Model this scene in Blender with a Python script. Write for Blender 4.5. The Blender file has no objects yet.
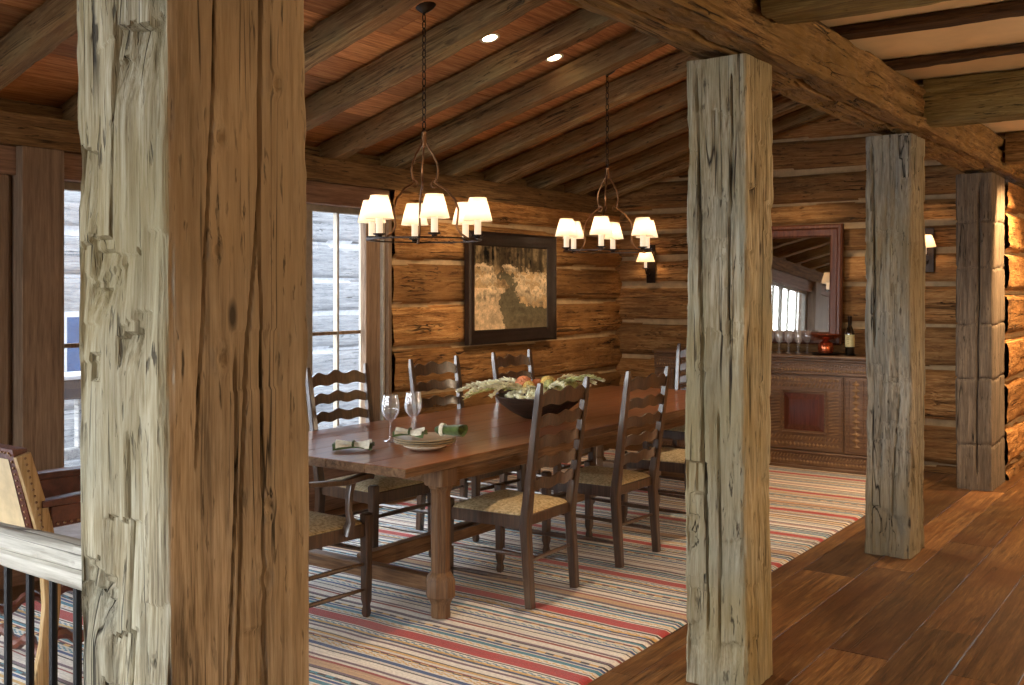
import bpy, bmesh, math, random
import numpy as np
from mathutils import Vector, Matrix
C = bpy.context.scene.collection
S = bpy.context.scene
PI = math.pi
R = math.radians
random.seed(7)

# ------------------------------------------------------------------ noise
def _h(ix, iy, iz, seed):
    n = (ix.astype(np.int64)*374761393 + iy.astype(np.int64)*668265263 + iz.astype(np.int64)*2147483647 + seed*974634777) & 0xffffffff
    n = ((n ^ (n >> 13)) * 1274126177) & 0xffffffff
    n = ((n ^ (n >> 16)) * 2246822519) & 0xffffffff
    n = n ^ (n >> 15)
    return (n & 0xffffff) / float(0xffffff)
def vnoise(x, y, z, seed=0):
    x, y, z = np.broadcast_arrays(np.asarray(x, float), np.asarray(y, float), np.asarray(z, float))
    ix, iy, iz = np.floor(x), np.floor(y), np.floor(z)
    fx, fy, fz = x-ix, y-iy, z-iz
    fx, fy, fz = fx*fx*(3-2*fx), fy*fy*(3-2*fy), fz*fz*(3-2*fz)
    r = 0
    for a in (0, 1):
        for b in (0, 1):
            for c in (0, 1):
                w = (fx if a else 1-fx)*(fy if b else 1-fy)*(fz if c else 1-fz)
                r = r + w*_h(ix+a, iy+b, iz+c, seed)
    return r*2-1
def fbm(x, y, z, seed=0, o=3):
    r = 0; a = 1; t = 0
    for k in range(o):
        r = r + a*vnoise(np.asarray(x)*2**k, np.asarray(y)*2**k, np.asarray(z)*2**k, seed+k*17); t += a; a *= .5
    return r/t

# ------------------------------------------------------------------ mesh builder
class MB:
    def __init__(s): s.v = []; s.f = []; s.m = []
    def add(s, vs, fs, mi=0, M=None):
        b = len(s.v)
        for p in vs:
            p = Vector(p)
            if M is not None: p = M @ p
            s.v.append((p.x, p.y, p.z))
        for f in fs: s.f.append(tuple(b+i for i in f)); s.m.append(mi)
        return s
    def box(s, x0, x1, y0, y1, z0, z1, bev=0.0, mi=0, M=None):
        if bev <= 0:
            vs = [(x, y, z) for z in (z0, z1) for y in (y0, y1) for x in (x0, x1)]
            fs = [(0, 2, 3, 1), (4, 5, 7, 6), (0, 1, 5, 4), (2, 6, 7, 3), (0, 4, 6, 2), (1, 3, 7, 5)]
            return s.add(vs, fs, mi, M)
        b = min(bev, (x1-x0)*.45, (y1-y0)*.45, (z1-z0)*.45)
        def ring(d, z):
            X0, X1, Y0, Y1 = x0+d, x1-d, y0+d, y1-d
            c = b
            return [(X0+c, Y0, z), (X1-c, Y0, z), (X1, Y0+c, z), (X1, Y1-c, z), (X1-c, Y1, z), (X0+c, Y1, z), (X0, Y1-c, z), (X0, Y0+c, z)]
        vs = ring(b*.9, z0)+ring(0, z0+b)+ring(0, z1-b)+ring(b*.9, z1)
        fs = [tuple(range(7, -1, -1)), tuple(range(24, 32))]
        for k in range(3):
            for i in range(8):
                j = (i+1) % 8
                fs.append((k*8+i, k*8+j, k*8+8+j, k*8+8+i))
        return s.add(vs, fs, mi, M)
    def tube(s, pts, rad, n=8, caps=True, sq=None, mi=0, M=None, up=None, closed=False):
        """pts path, rad radius or list; sq=(a,b) makes a chamfered rectangle section scaled by rad"""
        P = [Vector(p) for p in pts]; m = len(P)
        rd = rad if isinstance(rad, (list, tuple)) else [rad]*m
        T = []
        for i in range(m):
            if closed: t = P[(i+1) % m]-P[i-1]
            else: t = (P[min(i+1, m-1)]-P[max(i-1, 0)])
            T.append(t.normalized() if t.length > 1e-9 else Vector((0, 0, 1)))
        u = Vector(up) if up else (Vector((1, 0, 0)) if abs(T[0].x) < .8 else Vector((0, 1, 0)))
        if sq:
            a, b = sq; c = .25
            sec = [(a, b*(1-c)), (a*(1-c), b), (-a*(1-c), b), (-a, b*(1-c)), (-a, -b*(1-c)), (-a*(1-c), -b), (a*(1-c), -b), (a, -b*(1-c))]
            n = 8
        else:
            sec = [(math.cos(2*PI*k/n), math.sin(2*PI*k/n)) for k in range(n)]
        vs = []; fs = []
        for i in range(m):
            u = (u - T[i]*u.dot(T[i]))
            u = u.normalized() if u.length > 1e-6 else T[i].orthogonal().normalized()
            w = T[i].cross(u)
            for (ca, sa) in sec: vs.append(P[i]+(u*ca+w*sa)*rd[i])
        for i in range(m if closed else m-1):
            i2 = (i+1) % m
            for k in range(n):
                k2 = (k+1) % n
                fs.append((i*n+k, i*n+k2, i2*n+k2, i2*n+k))
        if caps and not closed:
            fs.append(tuple(range(n-1, -1, -1))); fs.append(tuple(range((m-1)*n, m*n)))
        return s.add(vs, fs, mi, M)
    def lathe(s, prof, n=20, cx=0, cy=0, mi=0, M=None, fn=None, cap=True):
        vs = []; fs = []; m = len(prof)
        for (r, z) in prof:
            for k in range(n):
                a = 2*PI*k/n
                rr = max(r, 1e-5)
                if fn: rr *= fn(a, z)
                vs.append((cx+rr*math.cos(a), cy+rr*math.sin(a), z))
        for i in range(m-1):
            for k in range(n):
                k2 = (k+1) % n
                fs.append((i*n+k, i*n+k2, (i+1)*n+k2, (i+1)*n+k))
        if prof[0] == prof[-1]: cap = False
        if cap and prof[0][0] > 1e-4: fs.append(tuple(range(n-1, -1, -1)))
        if cap and prof[-1][0] > 1e-4: fs.append(tuple(range((m-1)*n, m*n)))
        return s.add(vs, fs, mi, M)
    def ball(s, c, r, sc=(1, 1, 1), n=8, mi=0, M=None):
        vs = []; fs = []; h = max(4, n//2)
        for i in range(h+1):
            t = PI*i/h
            for k in range(n):
                a = 2*PI*k/n
                vs.append((c[0]+r*sc[0]*math.sin(t)*math.cos(a), c[1]+r*sc[1]*math.sin(t)*math.sin(a), c[2]-r*sc[2]*math.cos(t)))
        for i in range(h):
            for k in range(n):
                k2 = (k+1) % n; fs.append((i*n+k, i*n+k2, (i+1)*n+k2, (i+1)*n+k))
        return s.add(vs, fs, mi, M)
    def build(s, name, mat, parent=None, smooth=False, loc=None, rot=None):
        me = bpy.data.meshes.new(name); me.from_pydata(s.v, [], s.f)
        for mm in (mat if isinstance(mat, (list, tuple)) else [mat]): me.materials.append(mm)
        if any(s.m): me.polygons.foreach_set('material_index', s.m)
        o = bpy.data.objects.new(name, me); C.objects.link(o)
        if parent is not None: o.parent = parent
        if loc is not None: o.location = loc
        if rot is not None: o.rotation_euler = rot
        me.update()
        if smooth: shade(o, 40 if smooth is True else smooth)
        return o
def shade(o, ang=40):
    me = o.data
    me.polygons.foreach_set('use_smooth', [True]*len(me.polygons))
    try: me.set_sharp_from_angle(angle=R(ang))
    except Exception: pass
def npmesh(name, V, F, mat, parent=None, smooth=True, loc=None, rot=None, fattr=None, vattr=None, mi=None, ang=None):
    me = bpy.data.meshes.new(name)
    V = np.asarray(V, np.float32); F = np.asarray(F, np.int32)
    me.vertices.add(len(V)); me.vertices.foreach_set('co', V.ravel())
    k = F.shape[1]
    me.loops.add(F.size); me.loops.foreach_set('vertex_index', F.ravel())
    me.polygons.add(len(F)); me.polygons.foreach_set('loop_start', np.arange(0, F.size, k, dtype=np.int32))
    me.polygons.foreach_set('loop_total', np.full(len(F), k, np.int32))
    me.update(calc_edges=True); me.validate()
    for mm in (mat if isinstance(mat, (list, tuple)) else [mat]): me.materials.append(mm)
    if mi is not None: me.polygons.foreach_set('material_index', np.asarray(mi, np.int32))
    if fattr:
        for an, (ty, arr) in fattr.items():
            at = me.attributes.new(an, ty, 'FACE')
            at.data.foreach_set('color' if 'COLOR' in ty else 'value', np.asarray(arr, np.float32).ravel())
    if vattr:
        for an, (ty, arr) in vattr.items():
            at = me.attributes.new(an, ty, 'POINT')
            at.data.foreach_set('color' if 'COLOR' in ty else 'value', np.asarray(arr, np.float32).ravel())
    if smooth:
        me.polygons.foreach_set('use_smooth', [True]*len(me.polygons))
        if ang:
            try: me.set_sharp_from_angle(angle=R(ang))
            except Exception: pass
    o = bpy.data.objects.new(name, me); C.objects.link(o)
    if parent is not None: o.parent = parent
    if loc is not None: o.location = loc
    if rot is not None: o.rotation_euler = rot
    return o

def tag(o, label, cat, group=None, kind='thing'):
    o['label'] = label; o['category'] = cat; o['kind'] = kind
    if group: o['group'] = group
    return o
def struct(o): o['kind'] = 'structure'; return o
def empty(name, loc=(0, 0, 0), rz=0.0):
    o = bpy.data.objects.new(name, None); C.objects.link(o); o.location = loc; o.rotation_euler = (0, 0, rz)
    o.empty_display_size = .1
    return o
def dup(o, parent=None):
    c = o.copy(); C.objects.link(c)
    if parent is not None: c.parent = parent
    for ch in [x for x in bpy.data.objects if x.parent == o]: dup(ch, c)
    return c

# ------------------------------------------------------------------ materials
def srgb(r, g, b):
    f = lambda c: (c/12.92 if c <= .04045 else ((c+.055)/1.055)**2.4)
    return (f(r/255), f(g/255), f(b/255), 1)
class NT:
    def __init__(s, name):
        s.m = bpy.data.materials.new(name); s.m.use_nodes = True
        s.t = s.m.node_tree; s.t.nodes.clear()
        s.out = s.t.nodes.new('ShaderNodeOutputMaterial')
    def n(s, ty, ins=None, **kw):
        nd = s.t.nodes.new(ty)
        for k, v in kw.items(): setattr(nd, k, v)
        for k, v in (ins or {}).items():
            if hasattr(v, 'is_output') or isinstance(v, bpy.types.NodeSocket): s.t.links.new(v, nd.inputs[k])
            else: nd.inputs[k].default_value = v
        return nd
    def ramp(s, fac, stops, interp='LINEAR'):
        nd = s.t.nodes.new('ShaderNodeValToRGB'); nd.color_ramp.interpolation = interp
        e = nd.color_ramp.elements
        while len(e) < len(stops): e.new(.5)
        for i, (p, c) in enumerate(stops):
            e[i].position = p; e[i].color = c if len(c) == 4 else (*c, 1)
        s.t.links.new(fac, nd.inputs[0]); return nd.outputs[0]
    def mix(s, fac, a, b, bt='MIX'):
        nd = s.t.nodes.new('ShaderNodeMix'); nd.data_type = 'RGBA'; nd.blend_type = bt
        for idx, v in ((0, fac), (6, a), (7, b)):
            if isinstance(v, bpy.types.NodeSocket): s.t.links.new(v, nd.inputs[idx])
            else: nd.inputs[idx].default_value = v
        return nd.outputs[2]
    def math(s, op, a, b=0.0, c=None):
        nd = s.t.nodes.new('ShaderNodeMath'); nd.operation = op
        for i, v in enumerate((a, b) if c is None else (a, b, c)):
            if isinstance(v, bpy.types.NodeSocket): s.t.links.new(v, nd.inputs[i])
            else: nd.inputs[i].default_value = v
        return nd.outputs[0]
    def noise(s, vec, scale, detail=4, rough=.55, dist=0.0):
        return s.n('ShaderNodeTexNoise', {'Vector': vec, 'Scale': scale, 'Detail': detail, 'Roughness': rough, 'Distortion': dist}).outputs[0]
    def done(s, sh): s.t.links.new(sh, s.out.inputs[0]); return s.m

def wood(name, dark, mid, light, axis='Z', scale=1.0, rough=.7, bump=.35, lines=.5, tint=0.0, spec=.3, coat=0.0, patch=None, knots=0.0, gold=None, coatr=.15, con=1.0, pits=0.0):
    """weathered timber: grain runs along local `axis`"""
    t = NT(name)
    tc = t.n('ShaderNodeTexCoord').outputs['Object']
    oi = t.n('ShaderNodeObjectInfo').outputs['Random']
    off = t.n('ShaderNodeCombineXYZ', {'X': t.math('MULTIPLY', oi, 17.3), 'Y': t.math('MULTIPLY', oi, 9.1), 'Z': t.math('MULTIPLY', oi, 31.7)}).outputs[0]
    src = t.n('ShaderNodeVectorMath', {0: tc, 1: off}, operation='ADD').outputs[0]
    if tint:
        at = t.n('ShaderNodeAttribute', attribute_name='tint').outputs['Fac']
        o2 = t.n('ShaderNodeCombineXYZ', {'X': t.math('MULTIPLY', at, 23.0), 'Y': t.math('MULTIPLY', at, 41.0), 'Z': t.math('MULTIPLY', at, 13.0)}).outputs[0]
        src = t.n('ShaderNodeVectorMath', {0: src, 1: o2}, operation='ADD').outputs[0]
    sc = {'X': (.05, 1, 1), 'Y': (1, .05, 1), 'Z': (1, 1, .05)}[axis]
    mp = t.n('ShaderNodeMapping', {'Vector': src, 'Scale': tuple(scale*k for k in sc)}).outputs[0]
    n1 = t.noise(mp, 44, 6, .66, .5)
    n2 = t.noise(mp, 190, 4, .6, .3)
    n3 = t.noise(src, 2.3*scale, 4, .6)
    mp2 = t.n('ShaderNodeMapping', {'Vector': src, 'Scale': tuple(scale*(k if k == 1 else .02) for k in sc)}).outputs[0]
    n4 = t.noise(mp2, 15, 3, .45, .6)
    ln = t.ramp(t.math('ABSOLUTE', t.math('SUBTRACT', n4, .5)), [(0, (1, 1, 1)), (.005, (.75, .75, .75)), (.013, (0, 0, 0))])
    f = t.math('ADD', t.math('MULTIPLY', n1, .62), t.math('MULTIPLY', n2, .38))
    col = t.ramp(f, [(.47-.17/con, dark), (.48, mid), (.48+.18/con, light)])
    if patch is not None:
        col = t.mix(t.ramp(n3, [(.42, (0, 0, 0)), (.66, (1, 1, 1))]), col, t.mix(.7, col, patch))
    if gold is not None:
        n5 = t.noise(src, 1.1*scale, 3, .5)
        col = t.mix(t.ramp(n5, [(.45, (0, 0, 0)), (.62, (1, 1, 1))]), col, t.mix(.6, col, gold))
    if knots:
        vo = t.n('ShaderNodeTexVoronoi', {'Vector': t.n('ShaderNodeMapping', {'Vector': src, 'Scale': tuple(k if k == 1 else .35 for k in sc)}).outputs[0], 'Scale': 5.5*scale}).outputs['Distance']
        col = t.mix(t.ramp(vo, [(.035, (knots,)*3), (.075, (0, 0, 0))]), col, tuple(c*.25 for c in dark[:3])+(1,))
    if lines:
        lg = t.math('MULTIPLY', ln, t.ramp(t.noise(src, 3.1, 2, .5), [(.44, (0, 0, 0)), (.56, (1, 1, 1))]))
        col = t.mix(t.math('MULTIPLY', lg, lines), col, tuple(c*.18 for c in dark[:3])+(1,))
    if pits:
        mp3 = t.n('ShaderNodeMapping', {'Vector': src, 'Scale': tuple(scale*(k if k == 1 else .16) for k in sc)}).outputs[0]
        n6 = t.noise(mp3, 70, 3, .6, .4); pt = t.ramp(n6, [(.60, (0, 0, 0)), (.68, (1, 1, 1))])
        pt = t.math('MULTIPLY', pt, t.ramp(t.noise(src, 5.0, 2, .5), [(.40, (.15, .15, .15)), (.60, (1, 1, 1))]))
        col = t.mix(t.math('MULTIPLY', pt, pits), col, tuple(c*.35 for c in dark[:3])+(1,))
        n7 = t.noise(mp3, 9, 5, .65, .3)
        col = t.mix(1.0, col, t.ramp(n7, [(.3, (.72, .70, .68)), (.5, (1, 1, 1)), (.7, (1.16, 1.14, 1.10))]), 'MULTIPLY')
    if tint:
        col = t.mix(1.0, col, t.ramp(at, [(0, (1-tint,)*3), (1, (1+tint*.5, 1+tint*.45, 1+tint*.4))]), 'MULTIPLY')
    hgt = t.math('ADD', t.math('MULTIPLY', n1, .7), t.math('MULTIPLY', n2, .3))
    if lines: hgt = t.math('SUBTRACT', hgt, t.math('MULTIPLY', lg, .8))
    if pits: hgt = t.math('SUBTRACT', hgt, t.math('MULTIPLY', pt, .5))
    bp = t.n('ShaderNodeBump', {'Strength': bump, 'Distance': .012, 'Height': hgt}).outputs[0]
    bs = t.n('ShaderNodeBsdfPrincipled', {'Base Color': col, 'Roughness': rough, 'Normal': bp, 'Specular IOR Level': spec, 'Coat Weight': coat, 'Coat Roughness': coatr})
    return t.done(bs.outputs[0])
def plain(name, col, rough=.5, metal=0.0, spec=.5, var=.12, bump=0.0, bscale=60, coat=0.0, trans=None, sheen=0.0):
    t = NT(name)
    tc = t.n('ShaderNodeTexCoord').outputs['Object']
    nz = t.noise(tc, bscale*.3, 3)
    c = t.mix(t.ramp(nz, [(.35, (0, 0, 0)), (.65, (1, 1, 1))]), tuple(x*(1-var) for x in col[:3])+(1,), tuple(min(1, x*(1+var)) for x in col[:3])+(1,))
    ins = {'Base Color': c, 'Roughness': rough, 'Metallic': metal, 'Specular IOR Level': spec, 'Coat Weight': coat, 'Coat Roughness': .1, 'Sheen Weight': sheen}
    if bump: ins['Normal'] = t.n('ShaderNodeBump', {'Strength': bump, 'Distance': .005, 'Height': t.noise(tc, bscale, 4)}).outputs[0]
    return t.done(t.n('ShaderNodeBsdfPrincipled', ins).outputs[0])
def thin_glass(name, tint=(1, 1, 1, 1), refl=1.0, rough=.02, edge=.35, glint=0.0):
    t = NT(name)
    tr = t.n('ShaderNodeBsdfTransparent', {'Color': tint}).outputs[0]
    gl = t.n('ShaderNodeBsdfGlossy', {'Color': (1, 1, 1, 1), 'Roughness': rough}).outputs[0]
    lw = t.n('ShaderNodeLayerWeight', {'Blend': edge}).outputs['Facing']
    f = t.math('MINIMUM', t.math('ADD', t.math('MULTIPLY', t.math('POWER', lw, 2.0), .8*refl), .05*refl), .95)
    if glint: tr = t.n('ShaderNodeMixShader', {0: t.math('ADD', t.math('MULTIPLY', t.math('POWER', lw, 3.0), .6), glint), 1: tr, 2: t.n('ShaderNodeBsdfDiffuse', {'Color': (.9, .92, .95, 1)}).outputs[0]}).outputs[0]  # white diffuse put in for glints, strongest where the glass turns edge-on
    mx = t.n('ShaderNodeMixShader', {0: f, 1: tr, 2: gl}).outputs[0]
    return t.done(mx)
def emit(name, col, st):
    t = NT(name)
    return t.done(t.n('ShaderNodeEmission', {'Color': col, 'Strength': st}).outputs[0])

M = {}
M['post'] = wood('weathered_post_wood', srgb(84, 74, 58), srgb(156, 145, 118), srgb(196, 190, 168), rough=.8, bump=.9, lines=1.0, patch=srgb(146, 148, 134), gold=srgb(148, 132, 88), knots=.85, con=1.5, pits=.85)
M['sawn'] = wood('sawn_post_face_wood', srgb(100, 90, 76), srgb(164, 150, 130), srgb(194, 182, 162), rough=.75, bump=.4, lines=1.0, patch=srgb(138, 124, 106), gold=srgb(160, 138, 104), knots=.9, con=1.7, pits=.9)
M['greypost'] = wood('grey_weathered_wood', srgb(70, 64, 56), srgb(134, 126, 110), srgb(172, 166, 150), rough=.85, bump=1.0, lines=1.0, patch=srgb(124, 124, 116), gold=srgb(136, 122, 90), knots=.85, con=1.5, pits=.9)
M['beam'] = wood('hewn_beam_wood', srgb(60, 42, 22), srgb(118, 90, 54), srgb(164, 134, 88), rough=.8, bump=.9, lines=1.0, patch=srgb(122, 96, 50), knots=.5, con=1.2, pits=.85)
M['rafter'] = wood('rafter_wood', srgb(66, 46, 26), srgb(124, 94, 58), srgb(176, 148, 104), rough=.85, bump=.7, lines=.8, patch=srgb(134, 118, 80), gold=srgb(122, 84, 44), con=1.2, pits=.85)
M['log'] = wood('hewn_log_wood', srgb(84, 54, 26), srgb(156, 110, 62), srgb(210, 168, 110), axis='X', rough=.75, bump=1.0, lines=1.0, tint=.4, knots=.5, patch=srgb(176, 128, 74), gold=srgb(120, 84, 46), con=1.2, pits=.85)
M['darklog'] = wood('aged_log_wood', srgb(74, 64, 54), srgb(118, 106, 92), srgb(154, 140, 122), axis='Z', rough=.8, bump=.7, lines=1.0, tint=.3, knots=.6, pits=.85)
M['chink'] = plain('chinking_mortar', srgb(178, 152, 114), .9, var=.15, bump=.4, bscale=40)
M['deck'] = wood('roof_board_wood', srgb(104, 62, 32), srgb(180, 118, 68), srgb(216, 160, 104), axis='Y', rough=.7, bump=.2, lines=.2, tint=.5, knots=.6)
M['floor'] = wood('plank_floor_wood', srgb(50, 35, 20), srgb(102, 72, 42), srgb(142, 108, 66), axis='Y', rough=.4, bump=.25, lines=.6, tint=.5, spec=.5, knots=.5, patch=srgb(92, 54, 26), con=1.3)
M['trim'] = wood('trim_board_wood', srgb(80, 62, 48), srgb(122, 100, 80), srgb(148, 124, 102), rough=.6, bump=.2, lines=.3)
M['trimlight'] = plain('pale_window_stile', srgb(150, 140, 124), .6)
M['table'] = wood('table_top_wood', srgb(84, 44, 28), srgb(140, 84, 54), srgb(172, 114, 76), axis='Y', rough=.3, bump=.06, lines=.25, spec=.6, coat=.6, coatr=.16)
M['tleg'] = wood('table_leg_wood', srgb(62, 44, 30), srgb(112, 82, 56), srgb(146, 114, 82), rough=.4, bump=.2, lines=.5, spec=.5)
M['chair'] = wood('dark_chair_wood', srgb(30, 20, 13), srgb(66, 45, 30), srgb(98, 72, 50), rough=.28, bump=.12, lines=.2, spec=.7, coat=.5)
M['side'] = wood('carved_sideboard_wood', srgb(52, 36, 24), srgb(104, 76, 52), srgb(138, 106, 74), axis='X', rough=.4, bump=.2, lines=.3, spec=.5)
M['panelred'] = wood('polished_panel_wood', srgb(50, 22, 18), srgb(84, 42, 32), srgb(104, 58, 44), rough=.25, bump=.1, lines=.1, spec=.6, coat=.5)
M['carve'] = plain('carved_ornament_wood', srgb(134, 104, 70), .5, var=.2)
M['beamY'] = wood('wall_plate_wood', srgb(60, 42, 22), srgb(112, 84, 50), srgb(150, 120, 78), axis='Y', rough=.8, bump=.7, lines=.9, pits=.8)
M['trimY'] = wood('header_board_wood', srgb(84, 58, 42), srgb(130, 98, 76), srgb(156, 122, 98), axis='Y', rough=.6, bump=.2, lines=.3)
M['tlegY'] = wood('table_rail_wood', srgb(62, 44, 30), srgb(112, 82, 56), srgb(146, 114, 82), axis='Y', rough=.4, bump=.2, lines=.5)
M['tlegX'] = wood('table_stretcher_wood', srgb(62, 44, 30), srgb(112, 82, 56), srgb(146, 114, 82), axis='X', rough=.4, bump=.2, lines=.5)
M['joist'] = wood('dark_joist_wood', srgb(28, 18, 10), srgb(66, 44, 24), srgb(104, 76, 44), rough=.85, bump=.7, lines=.8, pits=.7)
M['olive'] = wood('mossy_beam_wood', srgb(62, 50, 26), srgb(118, 100, 58), srgb(154, 138, 88), rough=.85, bump=.8, lines=1.0, pits=.85, knots=.6)
M['ceilp'] = plain('ceiling_plaster', srgb(232, 204, 160), .9, var=.05, bump=.1, bscale=20)
M['iron'] = plain('wrought_iron', srgb(46, 34, 26), .38, metal=.8, var=.2)
M['ironlight'] = plain('worn_bronze', srgb(128, 92, 62), .35, metal=.85, var=.25)
M['black'] = plain('black_iron_baluster', srgb(20, 20, 24), .4, metal=.3)
M['rail'] = wood('handrail_wood', srgb(120, 112, 98), srgb(190, 182, 164), srgb(222, 216, 202), axis='X', rough=.6, bump=.4, lines=.9)
M['glass'] = thin_glass('window_glass', refl=.5)
M['wglass'] = thin_glass('wine_glass', refl=1.1, edge=.5, glint=.08)
M['mframe'] = wood('mirror_frame_wood', srgb(48, 24, 14), srgb(92, 50, 30), srgb(122, 74, 46), rough=.42, bump=.15, lines=.2, spec=.5)
M['pframe'] = plain('dark_picture_frame', srgb(34, 24, 20), .35, var=.3, bump=.2)
M['mirror'] = plain('mirror_silver', (.78, .76, .72, 1), .02, metal=1.0, var=0)
M['plate'] = plain('cream_glazed_pottery', srgb(240, 232, 208), .2, coat=.5, var=.03)
M['plateedge'] = plain('brown_plate_rim', srgb(150, 124, 76), .3)
M['napkin'] = plain('cream_linen', srgb(240, 236, 214), .85, bump=.3, bscale=200, sheen=.3)
M['napgreen'] = plain('green_linen', srgb(74, 94, 40), .85, bump=.3, bscale=200, sheen=.3, var=.3)
M['bowl'] = wood('dark_bowl_wood', srgb(26, 18, 14), srgb(52, 40, 32), srgb(80, 62, 48), axis='X', rough=.45, bump=.2)
M['frond'] = plain('dried_wheat_fronds', srgb(236, 228, 192), .8, var=.25)
M['frondg'] = plain('green_seed_heads', srgb(186, 186, 124), .8, var=.3)
M['orange'] = plain('orange_flower', srgb(232, 156, 112), .7, var=.3)
M['yellow'] = plain('pale_yellow_flower', srgb(230, 200, 120), .7, var=.2)
M['copper'] = plain('copper', srgb(204, 112, 74), .25, metal=.9, var=.15)
M['bottle'] = plain('dark_wine_bottle', srgb(14, 16, 12), .08, spec=.8, coat=1.0)
M['labelp'] = plain('bottle_label_paper', srgb(214, 204, 150), .7)
M['leather'] = plain('brown_studded_leather', srgb(92, 48, 34), .4, var=.3, bump=.4, bscale=80)
M['tan'] = plain('tan_leather_panel', srgb(204, 182, 142), .6, var=.1)
M['hide'] = plain('pale_seat_hide', srgb(226, 226, 232), .5, var=.15, sheen=.4)
M['nail'] = plain('brass_nail', srgb(150, 120, 90), .3, metal=.9)
M['ash'] = wood('pale_ash_wood', srgb(130, 102, 66), srgb(176, 146, 102), srgb(202, 176, 134), rough=.4, bump=.1)
M['extlog'] = wood('weathered_grey_logs', srgb(64, 66, 68), srgb(118, 119, 120), srgb(142, 142, 140), axis='X', rough=.9, bump=.5, lines=.8)  # weathered grey is the logs' own colour
M['extchink'] = plain('pale_exterior_chinking', srgb(158, 160, 162), .9)
M['snow'] = plain('snow', srgb(170, 174, 180), .8, var=.03, bump=.3, bscale=4)
M['darkext'] = plain('dark_porch_rail', srgb(40, 38, 42), .7)
M['lens'] = emit('lamp_lens', (1, .78, .5, 1), 14)
M['canvas'] = None
def attrcol(name, an, rough=.9, bump=0.0, sheen=0.0, freq=None, noisy=.12):
    t = NT(name)
    at = t.n('ShaderNodeAttribute', attribute_name=an).outputs['Color']
    tc = t.n('ShaderNodeTexCoord').outputs['Object']
    nz = t.noise(tc, 90, 3)
    c = t.mix(1.0, at, t.ramp(nz, [(.3, (1-noisy*2,)*3), (.7, (1+noisy,)*3)]), 'MULTIPLY')
    ins = {'Base Color': c, 'Roughness': rough, 'Specular IOR Level': .2, 'Sheen Weight': sheen}
    if bump: ins['Normal'] = t.n('ShaderNodeBump', {'Strength': bump, 'Distance': .004, 'Height': t.noise(tc, 300, 3)}).outputs[0]
    return t.done(t.n('ShaderNodeBsdfPrincipled', ins).outputs[0])
M['rug'] = attrcol('woven_rug_wool', 'stripe', .95, .6, .3)
M['canvas'] = attrcol('painted_canvas', 'paint', .6, .2)
def rush():
    t = NT('woven_rush')
    at = t.n('ShaderNodeAttribute', attribute_name='strand').outputs['Fac']
    tc = t.n('ShaderNodeTexCoord').outputs['Object']
    w = t.math('SINE', t.math('MULTIPLY', at, 150.0))
    nz = t.noise(tc, 70, 4)
    f = t.math('ADD', t.math('MULTIPLY', w, .18), nz)
    c = t.ramp(f, [(.2, srgb(116, 92, 52)), (.5, srgb(200, 176, 132)), (.75, srgb(228, 212, 172))])
    bp = t.n('ShaderNodeBump', {'Strength': .6, 'Distance': .004, 'Height': w}).outputs[0]
    return t.done(t.n('ShaderNodeBsdfPrincipled', {'Base Color': c, 'Roughness': .6, 'Normal': bp}).outputs[0])
M['rush'] = rush()
def shademat():
    t = NT('pleated_lampshade')
    d = t.n('ShaderNodeBsdfDiffuse', {'Color': (.82, .74, .60, 1)}).outputs[0]
    tr = t.n('ShaderNodeBsdfTranslucent', {'Color': (.86, .72, .54, 1)}).outputs[0]
    return t.done(t.n('ShaderNodeMixShader', {0: .6, 1: d, 2: tr}).outputs[0])
M['shade'] = shademat()
def sleevemat():
    t = NT('glowing_candle_sleeve')
    b = t.n('ShaderNodeBsdfPrincipled', {'Base Color': srgb(240, 225, 190), 'Roughness': .5, 'Emission Color': (1, .80, .58, 1), 'Emission Strength': .55})
    return t.done(b.outputs[0])
M['sleeve'] = sleevemat()

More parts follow.
